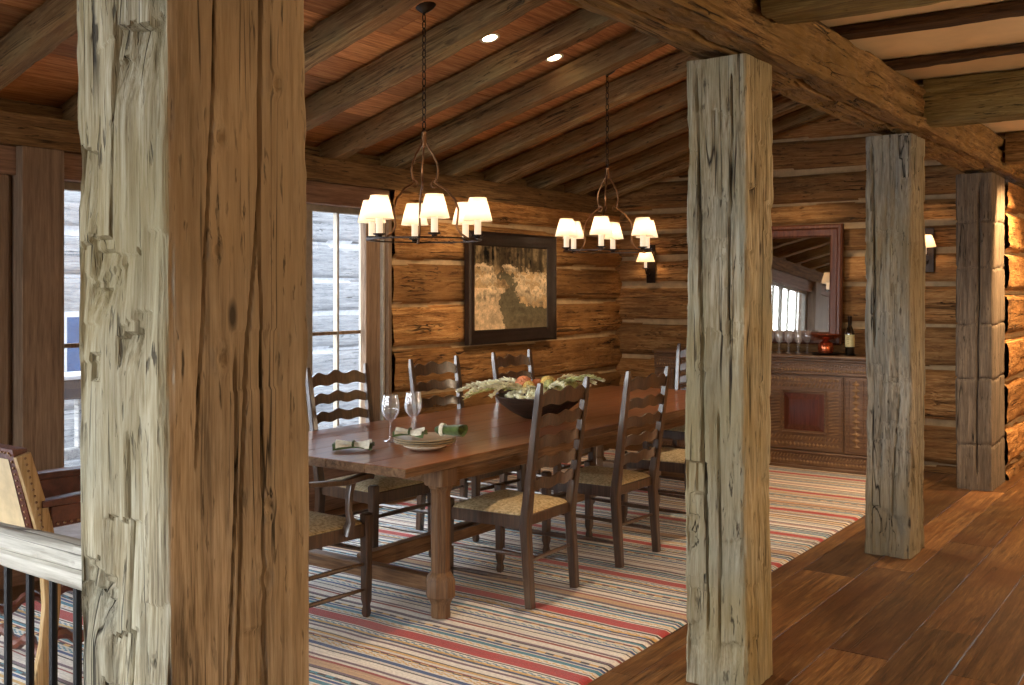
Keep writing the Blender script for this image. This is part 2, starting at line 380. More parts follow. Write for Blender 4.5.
# ------------------------------------------------------------------ hewn timber (length along local Z)
def timber(name, W, D, L, mat, seed=0, res=.008, zres=.02, amp=.004, cuts=0, cutdepth=.007, cracks=(), notches=(), knots=(), wob=.006, rnd=.014, parent=None, faces=(0, 1, 2, 3), chop=None, smoothface=None):
    """faces: 0 -Y, 1 +X, 2 +Y, 3 -X.  cracks: (face, s, z0, z1, width, depth, drift)"""
    rs = np.random.RandomState(seed+11)
    pts = []; nor = []; fid = []; loc = []
    def seg(p0, p1, n, k, ln):
        m = max(2, int(ln/res))
        for i in range(m):
            t = (i+.5)/m
            pts.append((p0[0]+(p1[0]-p0[0])*t, p0[1]+(p1[1]-p0[1])*t)); nor.append(n); fid.append(k); loc.append((t-.5)*ln)
    def corner(cx, cy, a0, k, s):
        for j in range(3):
            a = a0+(j+.5)/3*PI/2
            pts.append((cx+rnd*math.cos(a), cy+rnd*math.sin(a))); nor.append((math.cos(a), math.sin(a))); fid.append(k if j < 2 else (k+1) % 4); loc.append(s if j < 2 else -99)
    w, d = W/2, D/2
    seg((-w+rnd, -d), (w-rnd, -d), (0, -1), 0, W-2*rnd); corner(w-rnd, -d+rnd, -PI/2, 0, w)
    seg((w, -d+rnd), (w, d-rnd), (1, 0), 1, D-2*rnd); corner(w-rnd, d-rnd, 0, 1, d)
    seg((w-rnd, d), (-w+rnd, d), (0, 1), 2, W-2*rnd); corner(-w+rnd, d-rnd, PI/2, 2, w)
    seg((-w, d-rnd), (-w, -d+rnd), (-1, 0), 3, D-2*rnd); corner(-w+rnd, -d+rnd, PI, 3, d)
    P = np.array(pts); N = np.array(nor); Fd = np.array(fid); S_ = np.array(loc)
    nz = max(2, int(L/zres)); Z = np.linspace(0, L, nz+1)
    PX, ZZ = np.meshgrid(P[:, 0], Z); PY = np.meshgrid(P[:, 1], Z)[0]
    NX = np.meshgrid(N[:, 0], Z)[0]; NY = np.meshgrid(N[:, 1], Z)[0]
    SS = np.meshgrid(S_, Z)[0]; FF = np.meshgrid(Fd, Z)[0]
    dsp = amp*2.0*fbm(PX*5, PY*5, ZZ*1.3, seed, 3) + amp*.7*fbm(PX*40, PY*40, ZZ*5, seed+5, 2)
    rg = amp*(.75*fbm(PX*70, PY*70, ZZ*3.2, seed+13, 2) - 2.6*np.clip(fbm(PX*24, PY*24, ZZ*1.9, seed+19, 2)-.36, 0, 1)*2)
    if smoothface is not None: rg = rg*np.where(FF == smoothface, .25, 1.0)
    dsp = dsp + rg
    edge = (np.abs(np.abs(PX)-w) < .02) & (np.abs(np.abs(PY)-d) < .02)
    dsp = dsp - edge*np.clip(fbm(PX*4, PY*4, ZZ*9, seed+9, 3), 0, 1)*amp*3.5
    if cuts:
        for k in faces:
            ln = (W if k in (0, 2) else D)
            for _ in range(int(cuts*L)):
                s0 = rs.uniform(-ln/2, ln/2); z0 = rs.uniform(0, L); ww = rs.uniform(.022, .07); ll = rs.uniform(.06, .26); tl_ = rs.uniform(-.4, .4); dd = cutdepth*rs.uniform(.3, 1)
                t = (z0-ZZ+tl_*(SS-s0)+.004*vnoise(SS*60, z0*9, 0, seed))/ll
                m = (FF == k) & (t > 0) & (t < 1)
                lat = np.clip((1-np.abs((SS-s0)/ww))*5, 0, 1)
                dsp = dsp - m*dd*np.clip(1-t, 0, 1)**1.3*lat
    for (k, s0, z0, z1, wd, dp, dr) in cracks:
        sc = s0+dr*(ZZ-z0)/max(1e-3, z1-z0)+.012*fbm(ZZ*1.7, 0, 0, seed+int(s0*999) % 97, 3)
        m = (FF == k)*np.clip((ZZ-z0)/.08, 0, 1)*np.clip((z1-ZZ)/.08, 0, 1)
        dsp = dsp - m*dp*np.exp(-((SS-sc)/wd)**2)
    for (k, s0, s1, z0, z1, dp) in notches:
        m = (FF == k) & (SS > s0) & (SS < s1) & (ZZ > z0) & (ZZ < z1)
        dsp = dsp - m*dp
    if chop: # stacked block joints every so often
        for z0 in chop:
            dsp = dsp - .012*np.exp(-((ZZ-z0-.01*np.sin(SS*9))/.008)**2)
    kn = np.zeros_like(dsp)
    for (k, s0, z0, r) in knots:
        q = np.sqrt(((SS-s0)/r)**2+((ZZ-z0)/(r*1.4))**2)+(FF != k)*99
        dsp = dsp + .004*np.exp(-(q-1.0)**2*4) - .006*np.exp(-q*q*3)
    wx = wob*fbm(ZZ*1.1, 3.3, 0, seed+31, 2); wy = wob*fbm(ZZ*1.1, 7.7, 0, seed+37, 2)
    X = PX+NX*dsp+wx; Y = PY+NY*dsp+wy
    V = np.stack([X, Y, ZZ], -1).reshape(-1, 3)
    n = len(P); i = np.arange(nz)[:, None]; j = np.arange(n)[None, :]; j2 = (j+1) % n
    F = np.stack([i*n+j, i*n+j2, (i+1)*n+j2, (i+1)*n+j], -1).reshape(-1, 4)
    # caps: fan in quads towards the centre (tri pairs written as degenerate-free quads)
    base = len(V); V = np.vstack([V, [[0, 0, 0], [0, 0, L]]])
    me_caps = []
    for a in range(0, n-1, 2):
        me_caps.append((base, (a+2) % n, (a+1) % n, a)); b = nz*n
        me_caps.append((base+1, b+a, b+(a+1) % n, b+(a+2) % n))
    if n % 2: 
        pass
    mi = None
    if smoothface is not None: mi = np.concatenate([np.repeat((Fd == smoothface)[None, :], nz, 0).reshape(-1).astype(int), np.zeros(len(me_caps), int)])
    F = np.vstack([F, np.array(me_caps)])
    return npmesh(name, V, F, mat, parent, smooth=True, ang=48, mi=mi)

# ------------------------------------------------------------------ log wall (local X along, Z up, faces local -Y)
def logwall(name, L, bounds, mats, seed=0, res=.015, depth=.05, ztop=None, gapw=.035, xend=None, zslope=None, thick=.16, amp=.008):
    """bounds: list of (z) chink centres, log faces between; returns the wall with its chinking as a child"""
    z0, z1 = bounds[0], bounds[-1]
    nx = int(L/res); nz = int((z1-z0)/res)
    x = np.linspace(0, L, nx+1); z = np.linspace(z0, z1, nz+1)
    X, Z = np.meshgrid(x, z)
    dsp = np.zeros_like(X); chink = np.zeros_like(X); tint = np.zeros_like(X)
    inner = bounds[1:-1]
    dist = np.full_like(X, 9.0)
    for k, b in enumerate(inner):
        bz = b+.018*fbm(X*.9, k*3.1, 0, seed+k, 3)
        gw = gapw*(.6+.45*fbm(X*1.7, k*1.7, 5, seed+50+k, 2))
        dist = np.minimum(dist, np.abs(Z-bz)-gw)
        tint = np.where(Z > bz, float(((k+1)*0.37+seed*.13) % 1.0), tint)
    q = np.clip(dist/.055, 0, 1)
    prof = depth*(np.sqrt(1-(1-q)**2))
    dsp = np.where(dist < 0, .006*fbm(X*6, Z*6, 0, seed+4, 2), prof)
    rough_ = amp*1.6*fbm(X*2.2, Z*9, 0, seed+3, 4)+amp*.7*fbm(X*14, Z*40, 0, seed+8, 2)
    rough_ = rough_-amp*4*np.clip(fbm(X*1.1, Z*20, 0, seed+21, 3)-.34, 0, .3)+amp*1.5*fbm(X*.8, Z*3, 0, seed+23, 2)
    # adze scallops across the logs
    cell = vnoise(X*9+2*vnoise(X*3, Z*6, 0, seed+2), Z*4, 0, seed+6)
    rough_ = rough_+amp*.9*np.abs(cell)
    dsp = dsp+np.where(dist > 0, rough_*np.clip(dist/.02, 0, 1), 0)
    Zt = Z
    if zslope: # top follows a slope: z <= za + zb*x
        Zt = np.minimum(Z, zslope[0]+zslope[1]*X)
    V = np.stack([X, -dsp, Zt], -1).reshape(-1, 3)
    n = nx+1; i = np.arange(nz)[:, None]; j = np.arange(nx)[None, :]
    F = np.stack([i*n+j, i*n+j+1, (i+1)*n+j+1, (i+1)*n+j], -1).reshape(-1, 4)
    fd = (dist.reshape(-1)[F]).mean(1); ft = tint.reshape(-1)[F].max(1)
    Zf = Zt.reshape(-1)[F]; ok = (Zf.max(1)-Zf.min(1)) > 1e-4
    wf = F[(fd >= 0) & ok]; cf = F[(fd < 0) & ok]
    def comp(F_):
        u, inv = np.unique(F_, return_inverse=True); return V[u], inv.reshape(F_.shape)
    v1, f1 = comp(wf)
    # solid backing so the wall has its thickness
    b = len(v1); zt = lambda xx: min(z1, zslope[0]+zslope[1]*xx) if zslope else z1
    bx = [(0, .0, z0), (L, .0, z0), (L, .0, zt(L)), (0, .0, zt(0)), (0, thick, z0), (L, thick, z0), (L, thick, zt(L)), (0, thick, zt(0))]
    bf = [(4, 7, 6, 5), (0, 4, 5, 1), (1, 5, 6, 2), (2, 6, 7, 3), (3, 7, 4, 0)]
    v1 = np.vstack([v1, bx]); f1 = np.vstack([f1, np.array(bf)+b])
    t1 = np.concatenate([ft[(fd >= 0) & ok], np.full(len(bf), .5)])
    w = npmesh(name, v1, f1, mats[0], smooth=True, fattr={'tint': ('FLOAT', t1)}, ang=50)
    struct(w)
    v2, f2 = comp(cf)
    if len(f2): npmesh('chinking', v2, f2, mats[1], w, smooth=True)
    return w

def boards(name, x0, x1, y0, y1, zf, width, mats, seed, thick=.02, lens=(1.8, 3.6), gap=.003, axis='Y', down=False, cup=.002):
    """planks running along Y, zf(x) gives height of the visible face"""
    rs = random.Random(seed); mb = MB(); tn = []
    x = x0
    while x < x1-1e-4:
        w = min(width*rs.uniform(.75, 1.3), x1-x); 
        if x1-(x+w) < width*.3: w = x1-x
        y = y0-rs.uniform(0, 1.5)
        while y < y1:
            l = rs.uniform(*lens); a, b = max(y, y0), min(y+l, y1)
            if b-a > .02:
                t = rs.random(); j = rs.uniform(-cup, cup)
                X0, X1 = x+gap/2, x+w-gap/2; e = .0015; s_ = -1 if not down else 1
                cs = [(X0, e*s_), (X0+e, 0), (X1-e, 0), (X1, e*s_)]
                vs = []
                for yy in (a+gap/2, b-gap/2):
                    for (cx, cz) in cs: vs.append((cx, yy, zf(cx)+cz+j))
                    vs.append((X1, yy, zf(X1)+thick*s_)); vs.append((X0, yy, zf(X0)+thick*s_))
                fs = []
                for k in range(6):
                    k2 = (k+1) % 6; f = (k, k2, 6+k2, 6+k)
                    fs.append(f if down else f[::-1])
                fs.append(tuple(range(5, -1, -1)) if down else tuple(range(6))); fs.append(tuple(range(6, 12)) if down else tuple(range(11, 5, -1)))
                mb.add(vs, fs); tn += [t]*len(fs)
            y += l
        x += w
    o = mb.build(name, mats)
    at = o.data.attributes.new('tint', 'FLOAT', 'FACE'); at.data.foreach_set('value', tn)
    return struct(o)

# ================================================================== SETTING
RZ = .012   # top of rug
XW = -5.2   # inner face of the window wall
YB = 9.2    # inner face of the mirror wall
roofz = lambda x: 2.612+.287*(x+5.25)
boards('floor', -5.4, 2.7, -3.8, 12.2, lambda x: 0.0, .25, M['floor'], 3)
boards('ceiling', -5.6, -1.25, -3.8, 9.4, roofz, .27, M['deck'], 5, down=True, lens=(1.2, 3.0))
mb = MB(); mb.box(-1.62, 2.7, -3.8, 12.2, 2.76, 2.80); struct(mb.build('ceiling_flat', M['ceilp']))
# log part of the window wall, from the trim post to the corner
bl = [0, .06, .40, .75, 1.10, 1.44, 1.77, 2.10, 2.30]
w = logwall('wall_left', YB-5.72+.1, bl, (M['log'], M['chink']), seed=3, gapw=.034, res=.014)
w.rotation_euler = (0, 0, PI/2); w.location = (XW, 5.72, 0)
# mirror wall: local X = world x
bb = [0, .07, .42, .885, 1.24, 1.60, 1.88, 2.13, 2.34, 2.64, 2.94, 3.25, 3.55, 3.85]
w = logwall('wall_back', 3.41, bb, (M['log'], M['chink']), seed=8, gapw=.036, res=.014, zslope=(2.612+.287*.05-.004, .287))
w.location = (XW-.0, YB, 0)
# partition of stacked logs running on behind the last post
bp = [0, .1, .42, .80, 1.16, 1.52, 1.86, 2.2, 2.43]
w = logwall('wall_right_partition', 3.0, bp, (M['log'], M['chink']), seed=12, gapw=.03, res=.016, thick=.2)
w.rotation_euler = (0, 0, PI/2); w.location = (-1.56, 9.09, 0)
# far, near and right-hand walls of the adjoining room (out of frame)
mb = MB(); mb.box(-1.6, 2.6, 12.17, 12.3, 0, 2.76); struct(mb.build('wall_far', M['ceilp']))
mb = MB(); mb.box(2.62, 2.75, -3.8, 12.3, 0, 2.76); struct(mb.build('wall_right', M['ceilp']))
mb = MB()
mb.box(-1.72, -1.60, -3.8, 9.2, 2.77, 3.70); struct(mb.build('wall_gable_over_beam', M['darklog']))
# ---- window wall pieces
def wallbox(name, x0, x1, y0, y1, z0, z1, m=None, bev=.004):
    mb = MB(); mb.box(x0, x1, y0, y1, z0, z1, bev); return struct(mb.build(name, m or M['trim']))
OPEN = [(3.08, 5.60), (.25, 1.95), (-1.75, -.05), (-3.5, -2.0)]
wallbox('wall_left_sill', XW-.2, XW, -3.8, 5.60, 0, .36, M['trimY'])
wallbox('wall_left_header', XW-.2, XW+.01, -3.8, 5.715, 2.15, 2.30, M['trimY'])
wallbox('wall_left_plate', XW-.2, XW+.05, -3.8, YB, 2.302, 2.47, M['beamY'])
wallbox('wall_left_top', XW-.25, XW-.10, -3.8, YB, 2.472, 2.56, M['beamY'])
wallbox('wall_back_corner', XW-.25, XW+.02, YB+.002, YB+.16, 0, 2.612, M['beamY'])
ys = [-3.8, -3.5, -2.0, -1.75, -.05, .25, 1.95, 3.12]
for a, b in ((-3.8, -3.5), (-2.0, -1.75), (-.05, .25), (1.95, 2.81)):
    wallbox('wall_left_pier', XW-.2, XW-.01, a, b, .36, 2.15)
wallbox('trim_1', XW-.2, XW+.07, 2.835, 3.07, .36, 2.30)
wallbox('trim_2', XW-.2, XW-.03, 2.81, 2.834, .36, 2.15)
wallbox('trim_3', XW-.03, XW+.03, 5.44, 5.59, 0.36, 2.15)
wallbox('trim_8', XW-.2, XW-.14, 5.601, 5.70, 0, 2.15)
wallbox('trim_4', XW-.135, XW-.05, 5.60, 5.655, 0, 2.15, M['chair'])
wallbox('trim_5', XW-.135, XW+.0, 5.657, 5.677, 0, 2.15, M['trimlight'])
wallbox('trim_6', XW-.135, XW+.03, 5.679, 5.719, 0, 2.15)
wallbox('trim_7', XW-.2, XW+.035, 3.075, 5.435, .361, .385)
def window(n, y0, y1, z0, z1, xs, zs, x=XW-.1, frame=.045):
    mb = MB()
    mb.box(x-.03, x+.03, y0, y0+frame, z0, z1); mb.box(x-.03, x+.03, y1-frame, y1, z0, z1)
    mb.box(x-.03, x+.03, y0+frame, y1-frame, z1-frame, z1); mb.box(x-.03, x+.03, y0+frame, y1-frame, z0, z0+frame+.02)
    o = struct(mb.build('window_%d' % n, M['trimlight']))
    mb = MB()
    for (yy, wd) in xs: mb.box(x-.02, x+.02, yy-wd/2, yy+wd/2, z0+frame, z1-frame)
    if xs: mb.build('muntin', M['trimlight'], o)
    mb = MB()
    for zz in zs: mb.box(x-.018, x+.018, y0+frame, y1-frame, zz-.012, zz+.012)
    if zs: mb.build('crossbar', M['trim'], o)
    mb = MB(); mb.box(x-.003, x+.003, y0+frame, y1-frame, z0+frame, z1-frame); mb.build('pane', M['glass'], o)
    return o
window(1, 3.075, 5.575, .36, 2.15, [(5.265, .018), (4.97, .09), (4.66, .018), (4.36, .018), (4.07, .09), (3.77, .018), (3.42, .018)], [1.24])
window(2, .25, 1.95, .36, 2.15, [(.8, .03), (1.1, .08), (1.4, .03)], [1.245])
window(3, -1.75, -.05, .36, 2.15, [(-1.2, .03), (-.9, .08), (-.6, .03)], [1.245])
window(4, -3.5, -2.0, .36, 2.15, [(-3.0, .03), (-2.75, .08), (-2.5, .03)], [1.245])
# near wall behind the camera with its tall windows
NEARW = [(-4.9, -3.1), (-2.8, -1.0)]
def nearwall():
    mb = MB(); Y0, Y1 = -3.8, -3.65
    zb, zt = .35, 2.45
    xs = [-5.4]+[v for p in NEARW for v in p]+[2.7]
    for i in range(0, len(xs), 2): mb.box(xs[i], xs[i+1], Y0, Y1, 0, 3.8)
    for a, b in NEARW: mb.box(a, b, Y0, Y1, 0, zb); mb.box(a, b, Y0, Y1, zt, 3.8)
    struct(mb.build('wall_near', M['log']))
    for k, (a, b) in enumerate(NEARW):
        mb = MB(); f = .06; y = -3.72
        mb.box(a, a+f, y-.03, y+.03, zb, zt); mb.box(b-f, b, y-.03, y+.03, zb, zt); mb.box(a+f, b-f, y-.03, y+.03, zt-f, zt); mb.box(a+f, b-f, y-.03, y+.03, zb, zb+f)
        mb.box((a+b)/2-.03, (a+b)/2+.03, y-.03, y+.03, zb+f, zt-f)
        o = struct(mb.build('window_%d' % (5+k), M['trimlight']))
        mb = MB(); mb.box(a+f, b-f, y-.003, y+.003, zb+f, zt-f); mb.build('pane', M['glass'], o)
nearwall()

# ---- timber posts
POSTS = [
 (1.098, 1.440, 'broad hewn post beside the iron railing, pale chipped face and brown cracked face'),
 (3.680, 3.957, 'pale square post with a rectangular plug, in front of the carved sideboard'),
 (6.090, 6.437, 'grey hewn post standing on bare planks just past the rug edge'),
 (8.500, 9.05, 'dark grey post of stacked squared blocks beside the glowing log wall')]
pk = [
 dict(seed=1, res=.0032, zres=.008, amp=.0032, cuts=26, cutdepth=.016, smoothface=1, faces=(0,), wob=.005,
      cracks=[(1, -.035, .5, 2.5, .0024, .020, .11), (1, -.06, .3, 1.45, .0022, .016, .05), (1, .05, .2, 2.3, .0022, .016, -.01), (1, -.1, 1.2, 2.5, .0022, .014, .07), (0, -.02, 1.55, 2.1, .003, .02, .01), (0, .02, .8, 1.3, .004, .02, .0)],
      notches=[(1, .0, .045, .77, .90, .006), (1, -.03, .09, 1.36, 1.47, .003), (0, -.10, -.06, 1.38, 1.43, .01)],
      knots=[(1, -.05, 1.83, .016), (1, -.06, 1.62, .014), (1, .085, 1.95, .014), (1, -.05, 1.42, .016), (1, .06, 1.13, .016), (0, -.07, 1.66, .016), (1, .05, .99, .02)]),
 dict(seed=2, res=.006, zres=.012, amp=.0045, cuts=12, cutdepth=.010, wob=.010,
      cracks=[(0, -.03, .2, 2.44, .004, .03, -.045), (0, .02, .1, 1.1, .003, .025, .0), (0, .06, 1.3, 2.4, .003, .02, .01), (1, 0, .5, 2.0, .003, .02, .03)],
      notches=[(0, -.12, -.075, .745, .875, .006), (0, -.075, -.03, .745, .875, .018)], knots=[(0, .03, 1.7, .018), (0, -.06, 1.25, .015)]),
 dict(seed=3, res=.007, zres=.014, amp=.006, cuts=16, cutdepth=.013, wob=.014,
      cracks=[(0, -.07, 1.2, 2.4, .005, .03, -.02), (0, .03, .2, 1.0, .004, .02, .03)], knots=[(0, .0, .75, .018), (0, .07, .73, .018), (0, .02, 2.38, .022)], notches=[]),
 dict(seed=4, res=.009, zres=.014, amp=.004, cuts=6, cutdepth=.005, wob=.004,
      cracks=[(0, .02, .1, 2.4, .006, .03, .02)], knots=[], notches=[], chop=[.35, .86, 1.28, 1.72, 2.08])]
for (y0, y1, lab), k in zip(POSTS, pk):
    wdt = (.272 if y0 < 2 else .255) if y0 < 8 else .262
    mt = (M['greypost'] if y0 > 5 else M['post'] if y0 > 2 else (M['post'], M['sawn'])) if y0 < 8 else M['darklog']
    o = timber('timber_post', wdt, y1-y0, 2.450, mt, **k)
    o.location = (-1.525-wdt/2, (y0+y1)/2, .002)
    if y0 < 2: o.rotation_euler = (0, -.011, 0); o.location.x += .019
    tag(o, lab, 'post')
# ---- the long carrying beam, its cross beams and joists
o = timber('timber_beam', .32, .245, 15.7, M['beam'], seed=21, res=.014, zres=.03, amp=.011, cuts=20, cutdepth=.014, wob=.012, rnd=.03,
   cracks=[(1, .03, 3, 15, .006, .03, .05), (2, .05, 4, 12, .008, .03, -.1), (1, -.06, 6, 13, .005, .02, .02)])
o.rotation_euler = (-PI/2, 0, 0); o.location = (-1.61, -3.6, 2.597)
tag(o, 'long rough hewn beam resting across the tops of the posts', 'beam')
def member(name, y0, y1, z0, z1, seed, lab, cat, group=None, x0=-1.44, mat='beam', amp=.006):
    o = timber(name, y1-y0, z1-z0, 4.0, M[mat], seed=seed, res=.012, zres=.03, amp=amp, cuts=6, cutdepth=.006, wob=.006, rnd=.012)
    # local Z -> world +X ; local X -> world Y ; local Y -> world Z
    o.matrix_world = Matrix(((0, 0, 1, x0), (1, 0, 0, (y0+y1)/2), (0, 1, 0, (z0+z1)/2), (0, 0, 0, 1)))
    tag(o, lab, cat, group)
member('cross_beam', 3.62, 3.86, 2.575, 2.75, 31, 'mossy brown cross beam meeting the long beam above the plugged post', 'beam', x0=-1.437, mat='olive')
member('cross_beam', 6.10, 6.34, 2.50, 2.75, 32, 'deep pale brown cross beam meeting the long beam above the grey post', 'beam', mat='olive', x0=-1.455)
member('cross_beam', 8.52, 8.76, 2.52, 2.75, 35, 'cross beam high up between the grey post and the stacked block post', 'beam', x0=-1.437)
J = [(4.66, 4.80, 'thin dark ceiling joist, next beyond the mossy cross beam'), (5.48, 5.58, 'thin dark ceiling joist, next before the deep pale cross beam'),
     (2.55, 2.69, 'thin dark ceiling joist before the mossy cross beam'), (7.3, 7.42, 'thin ceiling joist just beyond the deep pale cross beam')]
for i, (a, b, lab) in enumerate(J):
    member('ceiling_joist', a, b, 2.712, 2.757, 41+i, lab, 'joist', 'thin ceiling joists', x0=-1.60, amp=.003, mat='joist')
# ---- sloping rafters
ang = math.atan(.287)
Lr = 3.62/math.cos(ang)
ordn = ['first', 'second', 'third', 'fourth', 'fifth', 'sixth', 'seventh', 'eighth', 'ninth', 'tenth', 'eleventh', 'twelfth']
ry = [8.96, 8.38, 7.75, 7.10, 6.46, 5.79, 5.16, 4.50, 3.86, 3.22, 2.57, 1.93]
for i, y in enumerate(ry):
    rr = random.Random(i*7+1)
    wd = .118*rr.uniform(.9, 1.12)
    o = timber('roof_rafter', wd, .150, Lr, M['rafter'], seed=60+i, res=.016, zres=.04, amp=.0042, cuts=4, cutdepth=.007, wob=.009, rnd=.008)
    # local Z up the slope (+X, +z), local X -> world Y, local Y -> roof normal
    ca, sa = math.cos(ang), math.sin(ang)
    base = Vector((-5.38, y, 2.44+.287*(-5.38+5.25)+.077/ca*1.0))
    o.matrix_world = Matrix(((0, -sa, ca, base.x), (1, 0, 0, base.y), (0, ca, sa, base.z), (0, 0, 0, 1)))
    tag(o, 'sloping roof rafter, %s out from the mirror wall' % ordn[i], 'rafter', 'sloping roof rafters')
for i, y in enumerate([1.28, .63, -.02, -.67, -1.32, -1.97, -2.62, -3.27]):
    o = timber('roof_rafter', .12, .150, Lr, M['rafter'], seed=80+i, res=.04, zres=.12, amp=.006, wob=.012, rnd=.012)
    base = Vector((-5.38, y, 2.44+.287*(-5.38+5.25)+.077/ca*1.0))
    o.matrix_world = Matrix(((0, -sa, ca, base.x), (1, 0, 0, base.y), (0, ca, sa, base.z), (0, 0, 0, 1)))
    tag(o, 'sloping roof rafter seen only in the mirror', 'rafter', 'rafters over the near end of the room')

# ---- rug with its woven stripes
def rug():
    x0, x1, y0, y1 = -4.95, -2.08, 1.55, 8.60
    dy, dx = .0085, .022
    ny, nx = int((y1-y0)/dy), int((x1-x0)/dx)
    cr, rd, rd2 = srgb(226, 220, 208), srgb(178, 44, 36), srgb(150, 56, 44)
    tl, bl_, ch, oc, mv, wh, tn = srgb(62, 134, 156), srgb(40, 74, 130), srgb(48, 42, 48), srgb(212, 172, 98), srgb(112, 88, 100), srgb(236, 230, 220), srgb(196, 160, 120)
    seq = [(rd, 7, 0), (cr, 1.2, 0), (ch, 1, 0), (cr, 1.2, 0), (oc, 1.4, 1), (cr, .9, 0), (tl, 2.2, 0), (cr, 1, 0), (bl_, 1.6, 0), (cr, 1, 1), (tl, 2.4, 2), (cr, 2, 0), (ch, 1, 0), (mv, 1.6, 0),
           (wh, 5, 0), (rd2, 1.2, 0), (cr, 1.5, 0), (mv, 2, 0), (wh, 4.2, 0), (ch, 1, 0), (cr, 2, 1), (bl_, 1.8, 0), (cr, 1, 0), (tl, 2.4, 1), (cr, 1, 0), (oc, 1.4, 2), (rd2, .9, 0), (cr, 1.2, 0), (tl, 2, 0), (ch, 1, 0), (wh, 3.4, 0),
           (mv, 1.4, 0), (cr, 1.4, 0), (bl_, 1.6, 2), (oc, 1.4, 0), (tl, 1.8, 1), (cr, 1, 0), (ch, .9, 0), (cr, 1.2, 0)]
    tot = sum(s[1] for s in seq)
    yy = y0+(np.arange(ny)+.5)/ny*(y1-y0); xx = np.arange(nx)
    col = np.zeros((ny, nx, 4))
    # stripes tilt a little as a hand-woven rug does; anchored so a red band falls at y=3.43
    per = .70
    cum = np.cumsum([s[1]/tot*per for s in seq])
    for j in range(ny):
        y = yy[j]
        ph = (y-3.395+7*per+.012*math.sin(y*5.1)) % per
        k = int(np.searchsorted(cum, ph)); k = min(k, len(seq)-1)
        c, _, md = seq[k]
        cyc = int(math.floor((y-3.395)/per))
        if k == 14 and cyc % 2: c = tn
        if c is tl and (cyc*3+k) % 5 == 0: c = oc
        row = np.tile(np.array(c), (nx, 1))
        if md == 1: row[(xx+j) % 2 == 0] = cr
        if md == 2: row[(xx//2+(j//2)) % 2 == 0] = ch
        if y > 6.6:  # warm lamplight tinted into the stripe colours toward the far end
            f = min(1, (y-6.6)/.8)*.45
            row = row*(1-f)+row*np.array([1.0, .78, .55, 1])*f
        rn = _h(np.full(nx, j), np.arange(nx)//9, np.zeros(nx), 5)
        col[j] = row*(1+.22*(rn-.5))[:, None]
    X, Y = np.meshgrid(np.linspace(x0, x1, nx+1), np.linspace(y0, y1, ny+1))
    Y2 = Y+.018*vnoise(X*1.3, Y*.9, 0, 3)+.004*vnoise(X*7, Y*2, 0, 4)
    Z = RZ-.002+.0015*vnoise(X*3, Y*3, 0, 5)
    ed = (X < x0+.001) | (X > x1-.001) | (Y < y0+.001) | (Y > y1-.001)
    Z = np.where(ed, .001, Z)
    n = nx+1; i = np.arange(ny)[:, None]; j = np.arange(nx)[None, :]
    F = np.stack([i*n+j, i*n+j+1, (i+1)*n+j+1, (i+1)*n+j], -1).reshape(-1, 4)
    V = np.stack([X, Y2, Z], -1).reshape(-1, 3)
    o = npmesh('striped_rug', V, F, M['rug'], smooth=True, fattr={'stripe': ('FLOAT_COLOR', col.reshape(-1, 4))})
    tag(o, 'large woven rug in red, teal and cream stripes under the table', 'rug')
    # fringe at the far end
    mb = MB(); rs = random.Random(4)
    x = x0
    while x < x1:
        mb.tube([(x, y1-.004, .009), (x+rs.uniform(-.004, .004), y1+.012, .006), (x+rs.uniform(-.006, .006), y1+.03, .003)], [.003, .002, .0015], 4); x += .012
    mb.build('fringe', M['napkin'], o)
rug()

# ---- outside
mb = MB(); mb.box(-30, -5.45, -20, 30, -.35, -.3); mb.box(-5.45, 20, -20, -3.85, -.35, -.3); struct(mb.build('ground', M['snow']))
be = [-.3, .0, .42, .84, 1.26, 1.68, 2.10, 2.52, 2.94, 3.3]
w = logwall('wall_exterior', 9.0, be, (M['extlog'], M['extchink']), seed=31, gapw=.05, res=.03, depth=.05, thick=.3)
w.rotation_euler = (0, 0, PI/2); w.location = (-8.9, 4.2, 0)
def extwin():
    mb = MB(); x = -8.78
    mb.box(x-.06, x+.03, 5.2, 6.0, .75, 1.35)
    o = struct(mb.build('window_8', M['extchink']))
    mb = MB(); mb.box(x+.03, x+.035, 5.26, 5.57, .8, 1.3); mb.box(x+.03, x+.035, 5.63, 5.94, .8, 1.3); mb.build('pane', plain('dark_blue_pane', srgb(52, 74, 104), .2), o)
extwin()
r = empty('porch_railing', (-6.9, 3.0, 0))
mb = MB(); mb.box(-.06, .06, 0, 2.2, .76, .9, .01); mb.build('top_rail', M['darkext'], r)
mb = MB(); mb.box(-.07, .07, 0, 2.2, .901, .95, .02); mb.build('snow_cap', M['snow'], r)
mb = MB(); mb.box(-.05, .05, 0, 2.2, .32, .4, .01); mb.build('bottom_rail', M['extlog'], r)
for k in range(8):
    mb = MB(); mb.box(-.03, .03, .1+k*.28, .16+k*.28, .4, .76, .005); mb.build('baluster', M['extlog'], r)
for k in (0, 1):
    mb = MB(); mb.box(-.06, .06, k*2.08, k*2.08+.12, -.3, .32, .005); mb.build('leg', M['extlog'], r)
tag(r, 'dark snow-topped porch railing seen outside through the glass', 'railing')

